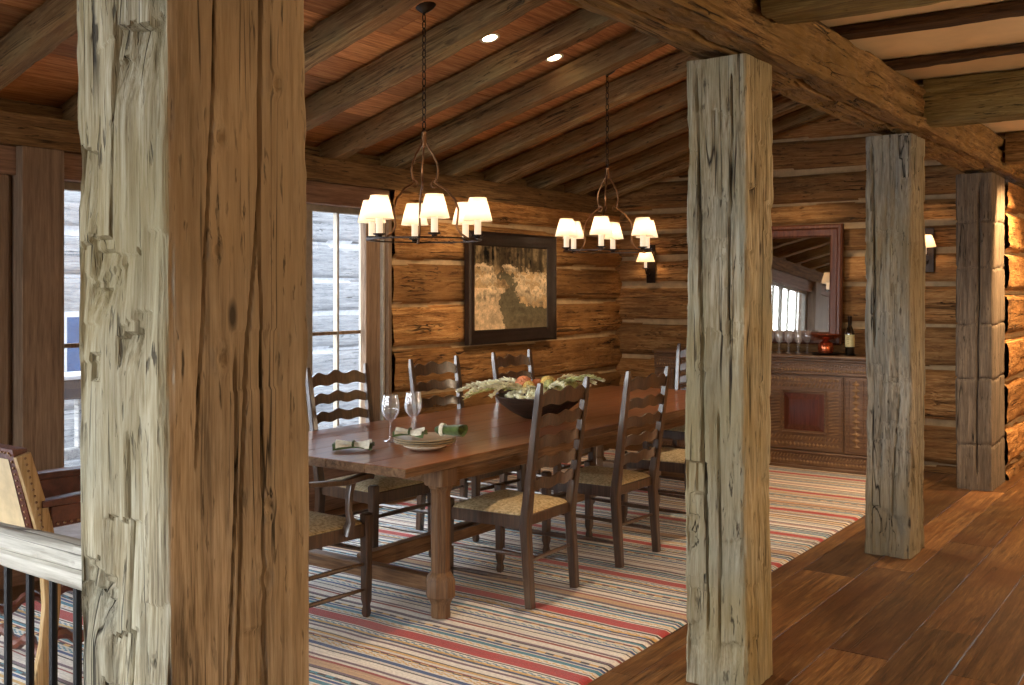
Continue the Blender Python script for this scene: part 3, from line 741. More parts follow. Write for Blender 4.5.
# ================================================================== CHAIRS
def wavy_slat(mb, wh, zc, yf, big=1.0, bow=.028, th=.011, n=28, hh=.052):
    vs = []; fs = []
    for i in range(n+1):
        u = -1+2*i/n
        top = hh*.52*big + .011*big*math.cos(3*PI*u)*(1-.25*abs(u))*.8 + (.012*big*(1-u*u))
        bot = -hh*.48 + .007*math.cos(3*PI*u)*(1-.3*abs(u))+.006*(1-u*u)
        if abs(u) > .93: top = min(top, hh*.3); bot = max(bot, -hh*.35)
        yb = -bow*(1-u*u)
        for (dz, dy) in ((top, -th/2), (top, th/2), (bot, th/2), (bot, -th/2)):
            vs.append((u*wh, yf(zc+dz)+yb+dy, zc+dz))
    for i in range(n):
        for k in range(4):
            k2 = (k+1) % 4; fs.append((i*4+k, i*4+k2, (i+1)*4+k2, (i+1)*4+k))
    fs.append((3, 2, 1, 0)); fs.append((n*4, n*4+1, n*4+2, n*4+3))
    mb.add(vs, fs)
def make_chair(name, lab, arms=False):
    r = empty(name)
    fw, rw = (.25, .215) if arms else (.232, .212)
    yr, yf = -.225, .225
    lean = lambda z: yr-.005 - max(0, z-.42)*.135
    spl = lambda z: rw + max(0, z-.42)*.022
    H = 1.09
    for s in (-1, 1):   # rear posts run from the floor to the top of the back
        mb = MB()
        zs = [0, .2, .38, .46, .6, .75, .9, 1.02, 1.05, H]
        rad = [.9, 1.0, 1.05, 1.05, .92, .84, .78, .72, .66, .45]
        pts = [(s*(rw-.0+(.0 if z > .4 else 0)), yr-.03*(1-z/.42) if z < .42 else lean(z), z) if z < .42 else (s*spl(z), lean(z), z) for z in zs]
        mb.tube(pts, rad, sq=(.023, .023)); mb.build('rear_leg', M['chair'], r, smooth=35)
    for s in (-1, 1):
        mb = MB(); H1 = .475 if not arms else .48
        zs = [0, .015, .03, .05, .08, .3, .44, H1, H1+.008]; rad = [.55, .8, .8, .6, .92, 1.0, 1.12, 1.12, .8]
        mb.tube([(s*fw, yf, z) for z in zs], rad, sq=(.022, .022)); mb.build('front_leg', M['chair'], r, smooth=35)
    # seat frame with shaped apron
    mb = MB()
    mb.box(-fw+.02, fw-.02, yf-.012, yf+.012, .375, .44, .004)
    mb.box(-rw+.02, rw-.02, yr-.012, yr+.012, .39, .44, .004)
    for s in (-1, 1):
        mb.add([(s*rw-.011, yr+.02, .38), (s*rw+.011, yr+.02, .38), (s*fw+.011, yf-.02, .38), (s*fw-.011, yf-.02, .38),
                (s*rw-.011, yr+.02, .44), (s*rw+.011, yr+.02, .44), (s*fw+.011, yf-.02, .44), (s*fw-.011, yf-.02, .44)],
               [(3, 2, 1, 0), (4, 5, 6, 7), (0, 1, 5, 4), (1, 2, 6, 5), (2, 3, 7, 6), (3, 0, 4, 7)])
    mb.build('seat_rail', M['chair'], r)
    # rush seat: strands run parallel to the four edges
    n = 28; V = []; st = []
    g = np.linspace(-1, 1, n+1)
    for b in g:
        for a in g:
            m = max(abs(a), abs(b)); hw = (rw+(fw-rw)*(b+1)/2)
            x = a*(hw+.004); y = b*(yf-.0)
            if m > .86 and abs(a) > .86 and abs(b) > .86: x *= .93; y *= .93
            z = .447+.026*(1-m**3.0)+.006*math.exp(-((abs(a)-abs(b))/.12)**2*4)*m*-1+.008*(1-abs(m-.5)*2)
            V.append((x, y, z)); st.append(m)
    F = [(j*(n+1)+i, j*(n+1)+i+1, (j+1)*(n+1)+i+1, (j+1)*(n+1)+i) for j in range(n) for i in range(n)]
    nb = len(V); m1 = n+1
    rim = [i for i in range(m1)]+[j*m1+n for j in range(1, m1)]+[n*m1+i for i in range(n-1, -1, -1)]+[j*m1 for j in range(n-1, 0, -1)]
    for k in rim: V.append((V[k][0]*1.0, V[k][1], .436)); st.append(1.06)
    for q in range(len(rim)):
        q2 = (q+1) % len(rim); F.append((rim[q2], rim[q], nb+q, nb+q2))
    npmesh('rush_seat', V, F, M['rush'], r, vattr={'strand': ('FLOAT', st)})
    for k, zc in enumerate((.585, .688, .792, .896, 1.0)):
        mb = MB(); wavy_slat(mb, spl(zc)-.008, zc, lean, big=1.0+(.35 if k == 4 else 0)); mb.build('slat', M['chair'], r, smooth=50)
    for s in (-1, 1):
        for z in (.13, .25):
            mb = MB(); mb.tube([(s*rw, yr-.02, z), (s*(rw+fw)/2, 0, z), (s*fw, yf-.01, z)], [.008, .012, .008], 8); mb.build('stretcher', M['chair'], r, smooth=True)
    mb = MB(); mb.tube([(-fw, yf, .31), (0, yf, .31), (fw, yf, .31)], [.009, .014, .009], 8); mb.build('stretcher', M['chair'], r, smooth=True)
    mb = MB(); mb.tube([(-rw, yr-.01, .22), (0, yr-.01, .22), (rw, yr-.01, .22)], [.008, .012, .008], 8); mb.build('stretcher', M['chair'], r, smooth=True)
    if arms:
        for s in (-1, 1):
            mb = MB()
            mb.tube([(s*spl(.69), lean(.69), .685), (s*(rw+.045), -.1, .672), (s*(fw+.015), .06, .655), (s*(fw+.02), .16, .665), (s*(fw+.015), .225, .668), (s*(fw+.015), .245, .655)],
                    [.8, .9, .95, 1.1, 1.15, .8], sq=(.022, .013), up=(1, 0, 0))
            a = mb.build('armrest', M['chair'], r, smooth=40)
            mb = MB(); mb.tube([(s*(fw+.005), .09, .41), (s*(fw+.02), .10, .47), (s*(fw+.022), .085, .53), (s*(fw+.012), .10, .60), (s*(fw+.017), .11, .655)], [1.5, 1.0, .75, .85, 1.0], sq=(.019, .016))
            mb.build('arm_support', M['chair'], r, smooth=40)
    tag(r, lab, 'chair', 'ladder-back rush seat chairs around the table')
    return r
CH = [  # x, y, rz, label
 (-3.035, 4.26, PI/2+.03, 'ladder-back rush seat chair on the aisle side, beside the flower bowl'),
 (-3.035, 5.165, PI/2-.02, 'ladder-back rush seat chair on the aisle side of the table, middle of its row'),
 (-3.035, 6.08, PI/2, 'ladder-back chair mostly hidden behind the pale plugged post'),
 (-4.0, 4.285, -PI/2-.05, 'ladder-back chair with its back against the bright window'),
 (-4.0, 5.18, -PI/2-.03, 'ladder-back chair against the log wall, between the window and the painting'),
 (-4.0, 6.075, -PI/2, 'ladder-back chair under the landscape painting')]
ch0 = make_chair('dining_chair', CH[0][3])
for i, (x, y, a, lab) in enumerate(CH):
    c = ch0 if i == 0 else dup(ch0)
    c.location = (x, y, RZ+.003); c.rotation_euler = (0, 0, a); c['label'] = lab
ar = make_chair('dining_armchair', 'dark wooden armchair with rush seat at the table end by the broad hewn post', True)
ar.location = (-3.585, 3.285, RZ+.003)
a2 = dup(ar); a2.location = (-3.555, 7.41, RZ+.003); a2.rotation_euler = (0, 0, PI); a2['label'] = 'tall ladder-back armchair at the table end by the carved sideboard'

# ================================================================== TABLE
TX0, TX1, TY0, TY1, TZ = -4.225, -2.985, 3.39, 7.36, .76
def table():
    cx, cy = (TX0+TX1)/2, (TY0+TY1)/2
    r = empty('dining_table', (cx, cy, RZ)); hx, hy = (TX1-TX0)/2, (TY1-TY0)/2
    tz = TZ-RZ
    mb = MB(); k = 5; w = 2*hx/k
    for i in range(k): mb.box(-hx+i*w+.0006, -hx+(i+1)*w-.0006, -hy+.0, hy, tz-.042, tz, .0025)
    tt = mb.build('tabletop', [M['table'], M['tlegY']], r)
    for p in tt.data.polygons: p.material_index = 0 if p.normal.z > .5 else 1
    mb = MB()
    for s in (-1, 1):
        mb.box(s*(hx-.045)-.014, s*(hx-.045)+.014, -hy+.30, hy-.30, tz-.115, tz-.0425, .003)
        mb.box(-hx+.06, hx-.06, s*(hy-.30)-.014, s*(hy-.30)+.014, tz-.115, tz-.0425, .003)
    mb.build('apron', M['tlegY'], r)
    lx, ly = hx-.072, hy-.33
    for sx in (-1, 1):
        for sy in (-1, 1):
            mb = MB(); x, y = sx*lx, sy*ly
            O = lambda rr, z0, z1: None
            def octo(prof):
                mb.lathe(prof, 8, x, y, M=Matrix.Translation((x, y, 0)) @ Matrix.Rotation(PI/8, 4, 'Z') @ Matrix.Translation((-x, -y, 0)))
            octo([(.046, 0), (.050, .01), (.047, .058), (.05, .065), (.058, .085), (.072, .10), (.072, .175), (.058, .20), (.046, .215)])
            octo([(.046, .212), (.047, .23), (.049, .50), (.048, .58), (.052, .60), (.060, .61), (.060, .625)])
            mb.box(x-.057, x+.057, y-.057, y+.057, .618, tz-.043, .006)
            mb.build('leg', M['tleg'], r, smooth=30)
    for sy in (-1, 1):
        mb = MB(); mb.box(-lx+.06, lx-.06, sy*ly-.032, sy*ly+.032, .115, .185, .005); mb.build('end_stretcher', M['tlegX'], r)
    mb = MB(); mb.box(-.03, .03, -ly+.033, ly-.033, .12, .205, .005); mb.build('centre_stretcher', M['tlegY'], r)
    tag(r, 'long reddish brown dining table on octagonal legs with low stretchers', 'table')
table()

# ================================================================== TABLEWARE
def wineglass(name, x, y, z, s=1.0, bowl=.04):
    mb = MB()
    o = [(.0, .0), (.034, .0), (.036, .002), (.012, .006), (.005, .014), (.0038, .03), (.0036, .095), (.006, .105), (.022, .118), (.036, .14), (.0415, .165), (.040, .195), (.035, .225), (.0335, .24)]
    i = [(.0325, .24), (.034, .225), (.039, .195), (.0405, .165), (.035, .142), (.020, .121), (.0, .112)]
    mb.lathe([(a*s*bowl/.04, b*s) for a, b in o+i], 24)
    return mb.build(name, M['wglass'], None, smooth=60, loc=(x, y, z))
g = wineglass('wine_glass', -3.60, 3.97, TZ+.0005, 1.0, .046); tag(g, 'tall clear wine glass on the table, nearer the folded green napkin', 'wine glass', 'wine glasses on the table')
g = wineglass('wine_glass', -3.60, 4.15, TZ+.0005, 1.0, .046); tag(g, 'tall clear wine glass on the table, standing just behind the stacked plates', 'wine glass', 'wine glasses on the table')
def plate(r, h, z, lab):
    p = empty('dinner_plate', (-3.28, 3.87, z))
    mb = MB(); mb.lathe([(r*.55, 0), (r*.58, .002), (r*.66, .0025), (r*.97, h*.62), (r, h*.82), (r*.985, h), (r*.95, h*.93), (r*.70, h*.45), (r*.6, h*.36), (0, h*.34)], 40)
    mb.build('dish', M['plate'], p, smooth=50)
    mb = MB(); mb.lathe([(r*1.0, h*.84), (r*1.004, h*.93), (r*.994, h*1.0), (r*.99, h*.97)], 40, cap=False); mb.build('rim', M['plateedge'], p, smooth=50)
    tag(p, lab, 'plate', 'plates stacked on the table')
plate(.112, .030, TZ+.001, 'footed cream dish at the bottom of the plate stack')
plate(.154, .013, TZ+.029, 'cream plate with thin brown rim, lowest of the wide plates in the stack')
plate(.154, .013, TZ+.040, 'cream plate with thin brown rim, middle of the wide plates in the stack')
plate(.155, .013, TZ+.051, 'cream plate with thin brown rim, topmost of the stack under the napkins')
def napkin(x, y, z, rz, L, W, H, lab, seed, fan=1.0, group=None, tilt=0.0):
    """folded cloth gathered in the middle: cream face, green lining shown at the folds"""
    p = empty('folded_napkin', (x, y, z), rz)
    def sheet(mname, z0, s, k, mat, ph):
        nu, nv = 26, 14; V = []; F = []
        for side in (0, 1):
            for j in range(nv+1):
                for i in range(nu+1):
                    u, v = -1+2*i/nu, -1+2*j/nv
                    wd = W*(.52+.48*abs(u)**.8*fan+.10*math.sin(u*4+seed*2+ph))*s
                    zz = z0+H*(.5*(1-abs(v)**2.4)*(.7+.3*abs(u)))*k+.009*math.sin(v*6+u*3.1+ph+seed)*(.3+.7*abs(u))*(1-.3*abs(v)) + .009 + tilt*max(0, u)
                    xx = u*L*(1-.1*abs(v))*s
                    V.append((xx, v*wd, zz-(.004 if side else 0)))
        n = (nu+1)*(nv+1)
        for j in range(nv):
            for i in range(nu):
                a = j*(nu+1)+i; F.append((a, a+1, a+nu+2, a+nu+1)); F.append((n+a+nu+1, n+a+nu+2, n+a+1, n+a))
        rim = [i for i in range(nu+1)]+[j*(nu+1)+nu for j in range(1, nv+1)]+[nv*(nu+1)+i for i in range(nu-1, -1, -1)]+[j*(nu+1) for j in range(nv-1, 0, -1)]
        for q in range(len(rim)):
            a, b = rim[q], rim[(q+1) % len(rim)]; F.append((b, a, n+a, n+b))
        mb = MB(); mb.add(V, F); return mb.build(mname, mat, p, smooth=60)
    sheet('lining', .004, 1.0, .8, M['napgreen'], 0)
    sheet('cloth', .010, .86, 1.15, M['napkin'], 1.3)
    mb = MB()
    pts = [(.0, .50*W*math.cos(t), .016+H*.30+(H*.36)*math.sin(t)) for t in np.linspace(0, 2*PI, 17)[:-1]]
    mb.tube(pts, .006, 6, closed=True); mb.build('napkin_ring', M['napgreen'], p, smooth=True)
    return tag(p, lab, 'napkin', group)
napkin(-3.545, 3.64, TZ+.006, R(38), .105, .07, .036, 'folded cream napkin with green edge lying alone on the table corner', 1)
napkin(-3.33, 3.815, TZ+.0645, R(30), .085, .06, .036, 'cream napkin with olive green folds on the plates, nearer the wine glasses', 2, group='napkins on the plates')
def rolled():
    p = empty('rolled_napkin', (-3.195, 3.935, TZ+.0665), R(20))
    mb = MB()
    n = 20; V = []; F = []
    prof = [(-.055, .018), (-.04, .026), (0, .028), (.04, .032), (.085, .036)]
    for (x, rr) in prof:
        for k in range(n):
            a = 2*PI*k/n; q = 1+.10*math.sin(a*3)
            V.append((x+.012*math.cos(a)*(x > .08), rr*1.25*q*math.cos(a), rr*.82*q*math.sin(a)+.030))
    for i in range(len(prof)-1):
        for k in range(n):
            k2 = (k+1) % n; F.append((i*n+k, i*n+k2, (i+1)*n+k2, (i+1)*n+k))
    F.append(tuple(range(n-1, -1, -1)))
    # rolled end spiral
    for t, sx in ((.84, -.006), (.66, -.02), (.4, -.012), (.15, -.02)):
        b = len(V)
        for k in range(n):
            a = 2*PI*k/n; V.append((.085+.012*math.cos(a)+sx, .036*1.25*t*math.cos(a), .036*.82*t*math.sin(a)+.030))
        for k in range(n):
            k2 = (k+1) % n; F.append((b-n+k, b-n+k2, b+k2, b+k))
    F.append(tuple(range(len(V)-n, len(V))))
    mb.add(V, F); mb.build('cloth', M['napgreen'], p, smooth=50)
    mb = MB(); mb.lathe([(.036, 0), (.038, .002), (.038, .018), (.036, .02)], 20, cap=False, M=Matrix.Translation((-.03, 0, .03)) @ Matrix.Rotation(PI/2, 4, 'Y') @ Matrix.Diagonal((.85, 1.05, 1, 1)))
    mb.build('cream_band', M['napkin'], p, smooth=40)
    tag(p, 'rolled dark green napkin with cream band on the stacked plates', 'napkin', 'napkins on the plates')
rolled()

# centrepiece
BX, BY = -3.52, 5.24
mb = MB(); mb.lathe([(.09, 0), (.10, .004), (.17, .04), (.235, .09), (.268, .135), (.262, .14), (.225, .10), (.16, .055), (.09, .03), (0, .026)], 36, fn=lambda a, z: 1+.02*math.sin(2*a))
bw = mb.build('wooden_bowl', M['bowl'], None, smooth=50, loc=(BX, BY, TZ+.0005)); tag(bw, 'wide dark wooden bowl holding dried flowers on the table', 'bowl')
def flowers():
    p = empty('dried_flower_arrangement', (BX, BY, TZ+.125))
    rs = random.Random(5)
    mb = MB()
    for _ in range(170):
        a = rs.uniform(0, 2*PI); q = math.sqrt(rs.random())*.21
        mb.ball((q*math.cos(a), q*math.sin(a), .0+.055*(1-(q/.21)**2)+rs.uniform(-.01, .012)), rs.uniform(.012, .024), (1, 1, .8), 6)
    mb.build('moss_bed', M['frond'], p, smooth=True)
    # camera sees the bowl from -Y/+X ; fronds spread along the direction across the view
    dirs = [(-1, -.62), (-1, -.3), (-.8, -.85), (-1, -.5), (-.55, -1), (-.9, 0), (-1, -.8), (-.2, -1), (.3, -.9), (.9, .75), (1, .55), (.75, .9), (1, .9), (.2, .9), (-.6, .5), (.8, -.3), (-.75, -.5), (-.95, -.45), (.6, .4)]
    for k, (dx, dy) in enumerate(dirs):
        mb = MB(); L = rs.uniform(.32, .46) if dx < 0 else rs.uniform(.22, .33)
        if k in (0, 9): L += .07
        d = Vector((dx, dy, 0)).normalized()
        up0 = rs.uniform(.06, .10); drop = rs.uniform(.035, .10) if dx < 0 else rs.uniform(-.035, .02)
        P = []
        for i in range(9):
            t = i/8; P.append(d*(.04+L*t)+Vector((0, 0, .02+up0*math.sin(t*PI*.75)-drop*t*t)))
        mb.tube(P, [.005*(1-.6*i/8) for i in range(9)], 5)
        sd = d.cross(Vector((0, 0, 1)))
        for i in range(64):
            t = rs.uniform(.25, 1.0); f = t*8; i0 = min(7, int(f)); b = P[i0].lerp(P[i0+1], f-i0)
            out = (sd*rs.uniform(-1, 1)+Vector((0, 0, rs.uniform(-.4, 1)))+d*.9).normalized()
            ln = rs.uniform(.018, .040)*(1.15-.5*t)
            mb.tube([b, b+out*ln*.5, b+out*ln+d*.006], [.003, .0065, .0015], 4)
        mb.build('frond', M['frond'] if k % 4 != 2 else M['frondg'], p)
    def bloom(mname, c, rad, mat, n, sd):
        r2 = random.Random(sd); mb = MB()
        for i in range(n):
            th = i*2.39996; ph = math.acos(1-1.3*(i+.5)/n)
            o = Vector((math.sin(ph)*math.cos(th), math.sin(ph)*math.sin(th), math.cos(ph)))
            q = Vector(c)+o*rad*.75
            mb.ball(q, rad*.34, (1, 1, .9), 6)
            s = o.orthogonal().normalized()*rad*.28; u = o*rad*.35
            mb.add([q-s, q+s, q+s*.6+u, q-s*.6+u*1.1], [(0, 1, 2, 3)])
        mb.build(mname, mat, p, smooth=True)
    bloom('orange_flower', (-.10, -.02, .075), .050, M['orange'], 60, 1)
    bloom('orange_flower', (-.045, .05, .07), .036, M['orange'], 50, 2)
    bloom('yellow_flower', (.05, .03, .085), .045, M['yellow'], 50, 3)
    bloom('yellow_flower', (-.02, -.08, .07), .034, M['yellow'], 36, 4)
    for k, c in enumerate([(.12, .10, .075), (.16, .05, .065), (.09, -.02, .08), (.17, .13, .065), (-.01, .10, .09)]): bloom('green_seed_head', c, .034, M['frondg'], 34, 10+k)
    tag(p, 'pale dried wheat fronds with orange and yellow flowers filling the dark bowl', 'flower arrangement')
flowers()

# ================================================================== CHANDELIERS
def chandelier(x, y, phi, bars, lab, ztop):
    """ring of six shaded candles hung on a chain; phi = world angle of one candle"""
    zr = 1.822
    r = empty('chandelier', (x, y, zr))
    RR = .305
    mb = MB()
    mb.lathe([(RR-.008, -.004), (RR+.008, -.004), (RR+.008, .004), (RR-.008, .004), (RR-.008, -.004)], 48)
    mb.build('ring', M['iron'], r, smooth=40)
    zt = ztop-zr
    mb = MB(); mb.lathe([(.0, zt-.055), (.02, zt-.05), (.05, zt-.03), (.065, zt-.01), (.065, zt+.01), (0, zt+.01)], 16); mb.build('ceiling_canopy', M['iron'], r, smooth=40)
    z = .56; mb = MB(); k = 0
    while z < zt-.06:
        pts = [(.011*math.cos(t)*(k % 2), .011*math.cos(t)*((k+1) % 2), z+.024+.024*math.sin(t)) for t in np.linspace(0, 2*PI, 11)[:-1]]
        mb.tube(pts, .0032, 5, closed=True); z += .039; k += 1
    mb.build('chain', M['iron'], r, smooth=True)
    for a in bars:
        mb = MB(); ca, sa = math.cos(a), math.sin(a)
        prof = [(.010, .565), (.008, .54), (.022, .51), (.055, .46), (.078, .41), (.084, .37), (.076, .335), (.062, .312), (.078, .30), (.13, .27), (.18, .215), (.20, .16), (.195, .11), (.19, .07), (.215, .03), (.26, .0), (RR-.006, -.004)]
        mb.tube([(q*ca, q*sa, h) for q, h in prof], .0062, 7)
        mb.tube([((.062+.02*math.cos(t))*ca, (.062+.02*math.cos(t))*sa, .302+.02*math.sin(t)) for t in np.linspace(PI*.2, PI*1.7, 8)], .004, 5)
        mb.build('scroll_bar', M['ironlight'], r, smooth=True)
    mb = MB(); mb.lathe([(.0, .50), (.014, .51), (.018, .54), (.012, .57), (.016, .585), (0, .60)], 12); mb.build('finial', M['ironlight'], r, smooth=True)
    for k in range(6):
        a = phi+k*PI/3; cx, cy = RR*math.cos(a), RR*math.sin(a)
        mb = MB(); mb.lathe([(.0, .005), (.014, .005), (.016, .014), (.032, .018), (.034, .024), (.026, .022), (.014, .022), (0, .022)], 14, cx, cy); mb.build('drip_pan', M['iron'], r, smooth=True)
        mb = MB(); mb.lathe([(.0185, .024), (.0185, .115), (.016, .118), (0, .118)], 14, cx, cy); cn = mb.build('candle_sleeve', M['sleeve'], r, smooth=40)
        mb = MB(); zz = .10
        n = 36; V = []; F = []
        for (q, h) in ((.078, zz), (.0775, zz+.004), (.047, zz+.118), (.0465, zz+.122)):
            for i in range(n):
                t = 2*PI*i/n; pl = 1+.012*(i % 2); V.append((cx+q*pl*math.cos(t), cy+q*pl*math.sin(t), h))
        for j in range(3):
            for i in range(n):
                i2 = (i+1) % n; F.append((j*n+i, j*n+i2, (j+1)*n+i2, (j+1)*n+i))
        mb.add(V, F); mb.build('lamp_shade', M['shade'], cn, smooth=60)
        l = bpy.data.lights.new('candle_bulb', 'POINT'); l.energy = BULB; l.color = (1, .77, .52); l.shadow_soft_size = .012
        lo = bpy.data.objects.new('candle_bulb', l); C.objects.link(lo); lo.parent = r; lo.location = (cx, cy, zz+.055)
    tag(r, lab, 'chandelier', 'chandeliers over the table')
BULB = 1.0
cam2w = R(35.4)
chandelier(-3.6, 4.24, R(-15)+cam2w, [cam2w+R(t) for t in (222, 102, 342)], 'ring chandelier of six small shaded candles over the stacked plates', 3.11)
chandelier(-3.6, 6.22, R(17)+cam2w, [cam2w+R(t) for t in (20, 140, 255)], 'ring chandelier of six small shaded candles, hanging by the wall sconce in the corner', 3.11)

def recessed(x, y, lab):
    z = roofz(x)
    r = empty('recessed_light', (x, y, z-.002)); r.rotation_euler = (0, -math.atan(.287), 0)
    mb = MB(); mb.lathe([(.045, -.002), (.062, -.004), (.064, -.001), (.045, 0), (.045, -.002)], 24); mb.build('trim_ring', M['plate'], r, smooth=True)
    mb = MB(); mb.lathe([(0, -.002), (.045, -.002), (.045, .0), (0, .0)], 24); mb.build('lens', M['lens'], r)
    tag(r, lab, 'ceiling light', 'recessed lights between the rafters')
recessed(-3.66, 4.92, 'small round recessed light in the board ceiling, nearer the chandelier chain by the window')
recessed(-3.64, 5.60, 'small round recessed light in the board ceiling, between the two chandelier chains')

# ================================================================== PICTURE on the window wall
def picture():
    y0, y1, z0, z1 = 6.525, 7.83, 1.10, 2.035
    W, H = y1-y0, z1-z0
    # logs stand proud up to ~7 cm
    r = empty('framed_landscape_painting', (XW+.09, (y0+y1)/2, (z0+z1)/2), PI/2)   # local X -> world Y, local -Y -> world +X
    mb = MB(); fw = .12
    sec = [(0, 0), (0, -.045), (.02, -.055), (.045, -.05), (.075, -.03), (.10, -.026), (fw, -.012), (fw, 0)]
    cs = [(-W/2, -H/2, 1, 1), (W/2, -H/2, -1, 1), (W/2, H/2, -1, -1), (-W/2, H/2, 1, -1)]
    V = []; F = []; m = len(sec)
    for (cx, cz, sx, sz) in cs:
        for (a, b) in sec: V.append((cx+sx*a, b, cz+sz*a))
    for k in range(4):
        k2 = (k+1) % 4
        for i in range(m): i2 = (i+1) % m; F.append((k*m+i, k*m+i2, k2*m+i2, k2*m+i))
    mb.add(V, F); mb.build('frame', M['pframe'], r, smooth=30)
    w, h = W-2*fw+.01, H-2*fw+.01
    # the painting: a stream winding between snowy, bushy banks under dark conifers
    nx, nz = 190, 130
    u, v = np.meshgrid((np.arange(nx)+.5)/nx, (np.arange(nz)+.5)/nz)   # v up
    n1 = fbm(u*9, v*9, 0, 3, 4); n2 = fbm(u*30, v*22, 0, 7, 3); n3 = fbm(u*5, v*18, 0, 9, 3)
    def c_(a): return np.array(srgb(*a)[:3])
    n1, n2 = n1*1.5, n2*2.0
    img = np.zeros((nz, nx, 3))+c_((168, 142, 104))
    img = img*(1+.35*n1[..., None]+.45*n2[..., None])
    far = np.clip((v-.70+.04*n1)/.06, 0, 1)[..., None]
    vs_ = fbm(u*38, v*3, 0, 12, 3)*2
    img = img*(1-far)+(c_((104, 90, 66))*(1+.7*vs_[..., None]+.5*n2[..., None]))*far
    # trunks and firs
    for (tx, tw, zb, dk) in ((.36, .035, .66, (58, 48, 34)), (.42, .018, .7, (70, 56, 40)), (.10, .012, .7, (80, 66, 48)), (.20, .010, .72, (84, 68, 50)), (.62, .02, .68, (56, 46, 34)), (.70, .03, .66, (50, 42, 30)), (.79, .02, .66, (60, 50, 36)), (.9, .03, .64, (54, 44, 34)), (.52, .01, .74, (90, 72, 52))):
        m = np.clip(1.4-np.abs(u-tx-.01*n1)/tw*(1.0), 0, 1)*(v > zb+.05*n2)
        img = img*(1-.8*m[..., None])+c_(dk)*.8*m[..., None]
    dk = np.clip((n1+.1)*3, 0, 1)*(u > .55)*(v > .70)*.7
    img = img*(1-dk[..., None])+c_((60, 52, 36))*dk[..., None]
    # stream outlined bend by bend, bank edges roughened
    poly = [(.46, -.1), (.36, .14), (.30, .30), (.33, .42), (.46, .50), (.42, .58), (.27, .63), (.30, .69), (.50, .67), (.60, .58), (.55, .46), (.60, .34), (.80, .27), (1.1, .22), (1.1, -.1)]
    pu, pv = u+.03*n1+.012*n2, v+.02*n2
    m = np.zeros_like(u, bool); q = len(poly)
    for k in range(q):
        (xa, ya), (xb, yb) = poly[k], poly[(k+1) % q]
        m ^= ((ya > pv) != (yb > pv)) & (pu < (xb-xa)*(pv-ya)/((yb-ya) if yb != ya else 1e-9)+xa)
    wat = c_((104, 96, 74))*(1+.35*n3[..., None]+.2*n2[..., None])+np.clip(.25-v, 0, 1)[..., None]*c_((120, 88, 52))*.6
    img = np.where(m[..., None], wat, img)
    bank = (~m) & (u < .40) & (v < .5)
    img = np.where(bank[..., None], c_((214, 188, 150))*(1+.22*n2[..., None]+.25*n1[..., None]), img)
    # pale bushes on the banks
    for (bx, bz, rx, rz_) in ((.14, .60, .16, .08), (.10, .40, .14, .10), (.80, .62, .22, .09), (.84, .44, .20, .13), (.68, .50, .12, .10), (.20, .46, .12, .08), (.95, .55, .1, .1), (.12, .74, .1, .06), (.5, .74, .12, .04)):
        q = ((u-bx)/rx)**2+((v-bz)/rz_)**2+.9*n1+1.1*n2
        m = np.clip((1-q)*2.5, 0, 1)*.9
        img = img*(1-m[..., None])+(c_((232, 208, 168))*(1+.45*n2[..., None])*(.72+.4*np.clip((v-bz)/rz_+.6, 0, 1))[..., None])*m[..., None]
    img = np.clip(img, 0, 1)
    X, Z = np.meshgrid(np.linspace(-w/2, w/2, nx+1), np.linspace(-h/2, h/2, nz+1))
    V = np.stack([X, np.full_like(X, -.014), Z], -1).reshape(-1, 3)
    n = nx+1; i = np.arange(nz)[:, None]; j = np.arange(nx)[None, :]
    F = np.stack([i*n+j, i*n+j+1, (i+1)*n+j+1, (i+1)*n+j], -1).reshape(-1, 4)
    col = np.concatenate([img, np.ones((nz, nx, 1))], -1).reshape(-1, 4)
    npmesh('canvas', V, F, M['canvas'], r, smooth=False, fattr={'paint': ('FLOAT_COLOR', col)})
    mb = MB(); mb.box(-W/2+.03, W/2-.03, -.010, 0, -H/2+.03, H/2-.03); mb.build('backing_board', M['pframe'], r)
    tag(r, 'landscape painting of a winding stream in a wide dark frame on the log wall', 'painting')
picture()

# ================================================================== SIDEBOARD
SX0, SX1, SY = -4.50, -2.50, 8.665
def carved_band(mb, x0, x1, z0, z1, y, kind='x', n=None, d=.007):
    """row (or column) of lozenges and twists cut in relief"""
    w, h = x1-x0, z1-z0
    horiz = w >= h
    L, T = (w, h) if horiz else (h, w)
    n = n or max(2, int(L/(T*.75)))
    st = L/n
    def P(a, b, yy): return (x0+a, yy, z0+b) if horiz else (x0+b, yy, z0+a)
    for i in range(n):
        c = (i+.5)*st; hw = st*.46; hh = T*.46
        if kind == 'x':
            V = [P(c-hw, T/2, y), P(c, T/2-hh, y), P(c+hw, T/2, y), P(c, T/2+hh, y), P(c, T/2, y-d)]
            mb.add(V, [(0, 1, 4), (1, 2, 4), (2, 3, 4), (3, 0, 4)])
        elif kind == 's':   # slanting leaves
            V = [P(c-hw, T*.06, y), P(c-hw*.2, T*.06, y), P(c+hw, T*.94, y), P(c+hw*.2, T*.94, y), P(c-hw*.3, T*.35, y-d), P(c+hw*.3, T*.65, y-d)]
            mb.add(V, [(0, 1, 4), (1, 5, 4), (1, 2, 5), (2, 3, 5), (3, 4, 5), (3, 0, 4)])
        else:
            mb.ball(P(c, T/2, y), min(st, T)*.4, (1, .5, 1), 6)
def moulding(mb, x0, x1, z, y, h=.014, d=.012):
    mb.box(x0, x1, y-d, y+.001, z-h/2, z+h/2, h*.3)
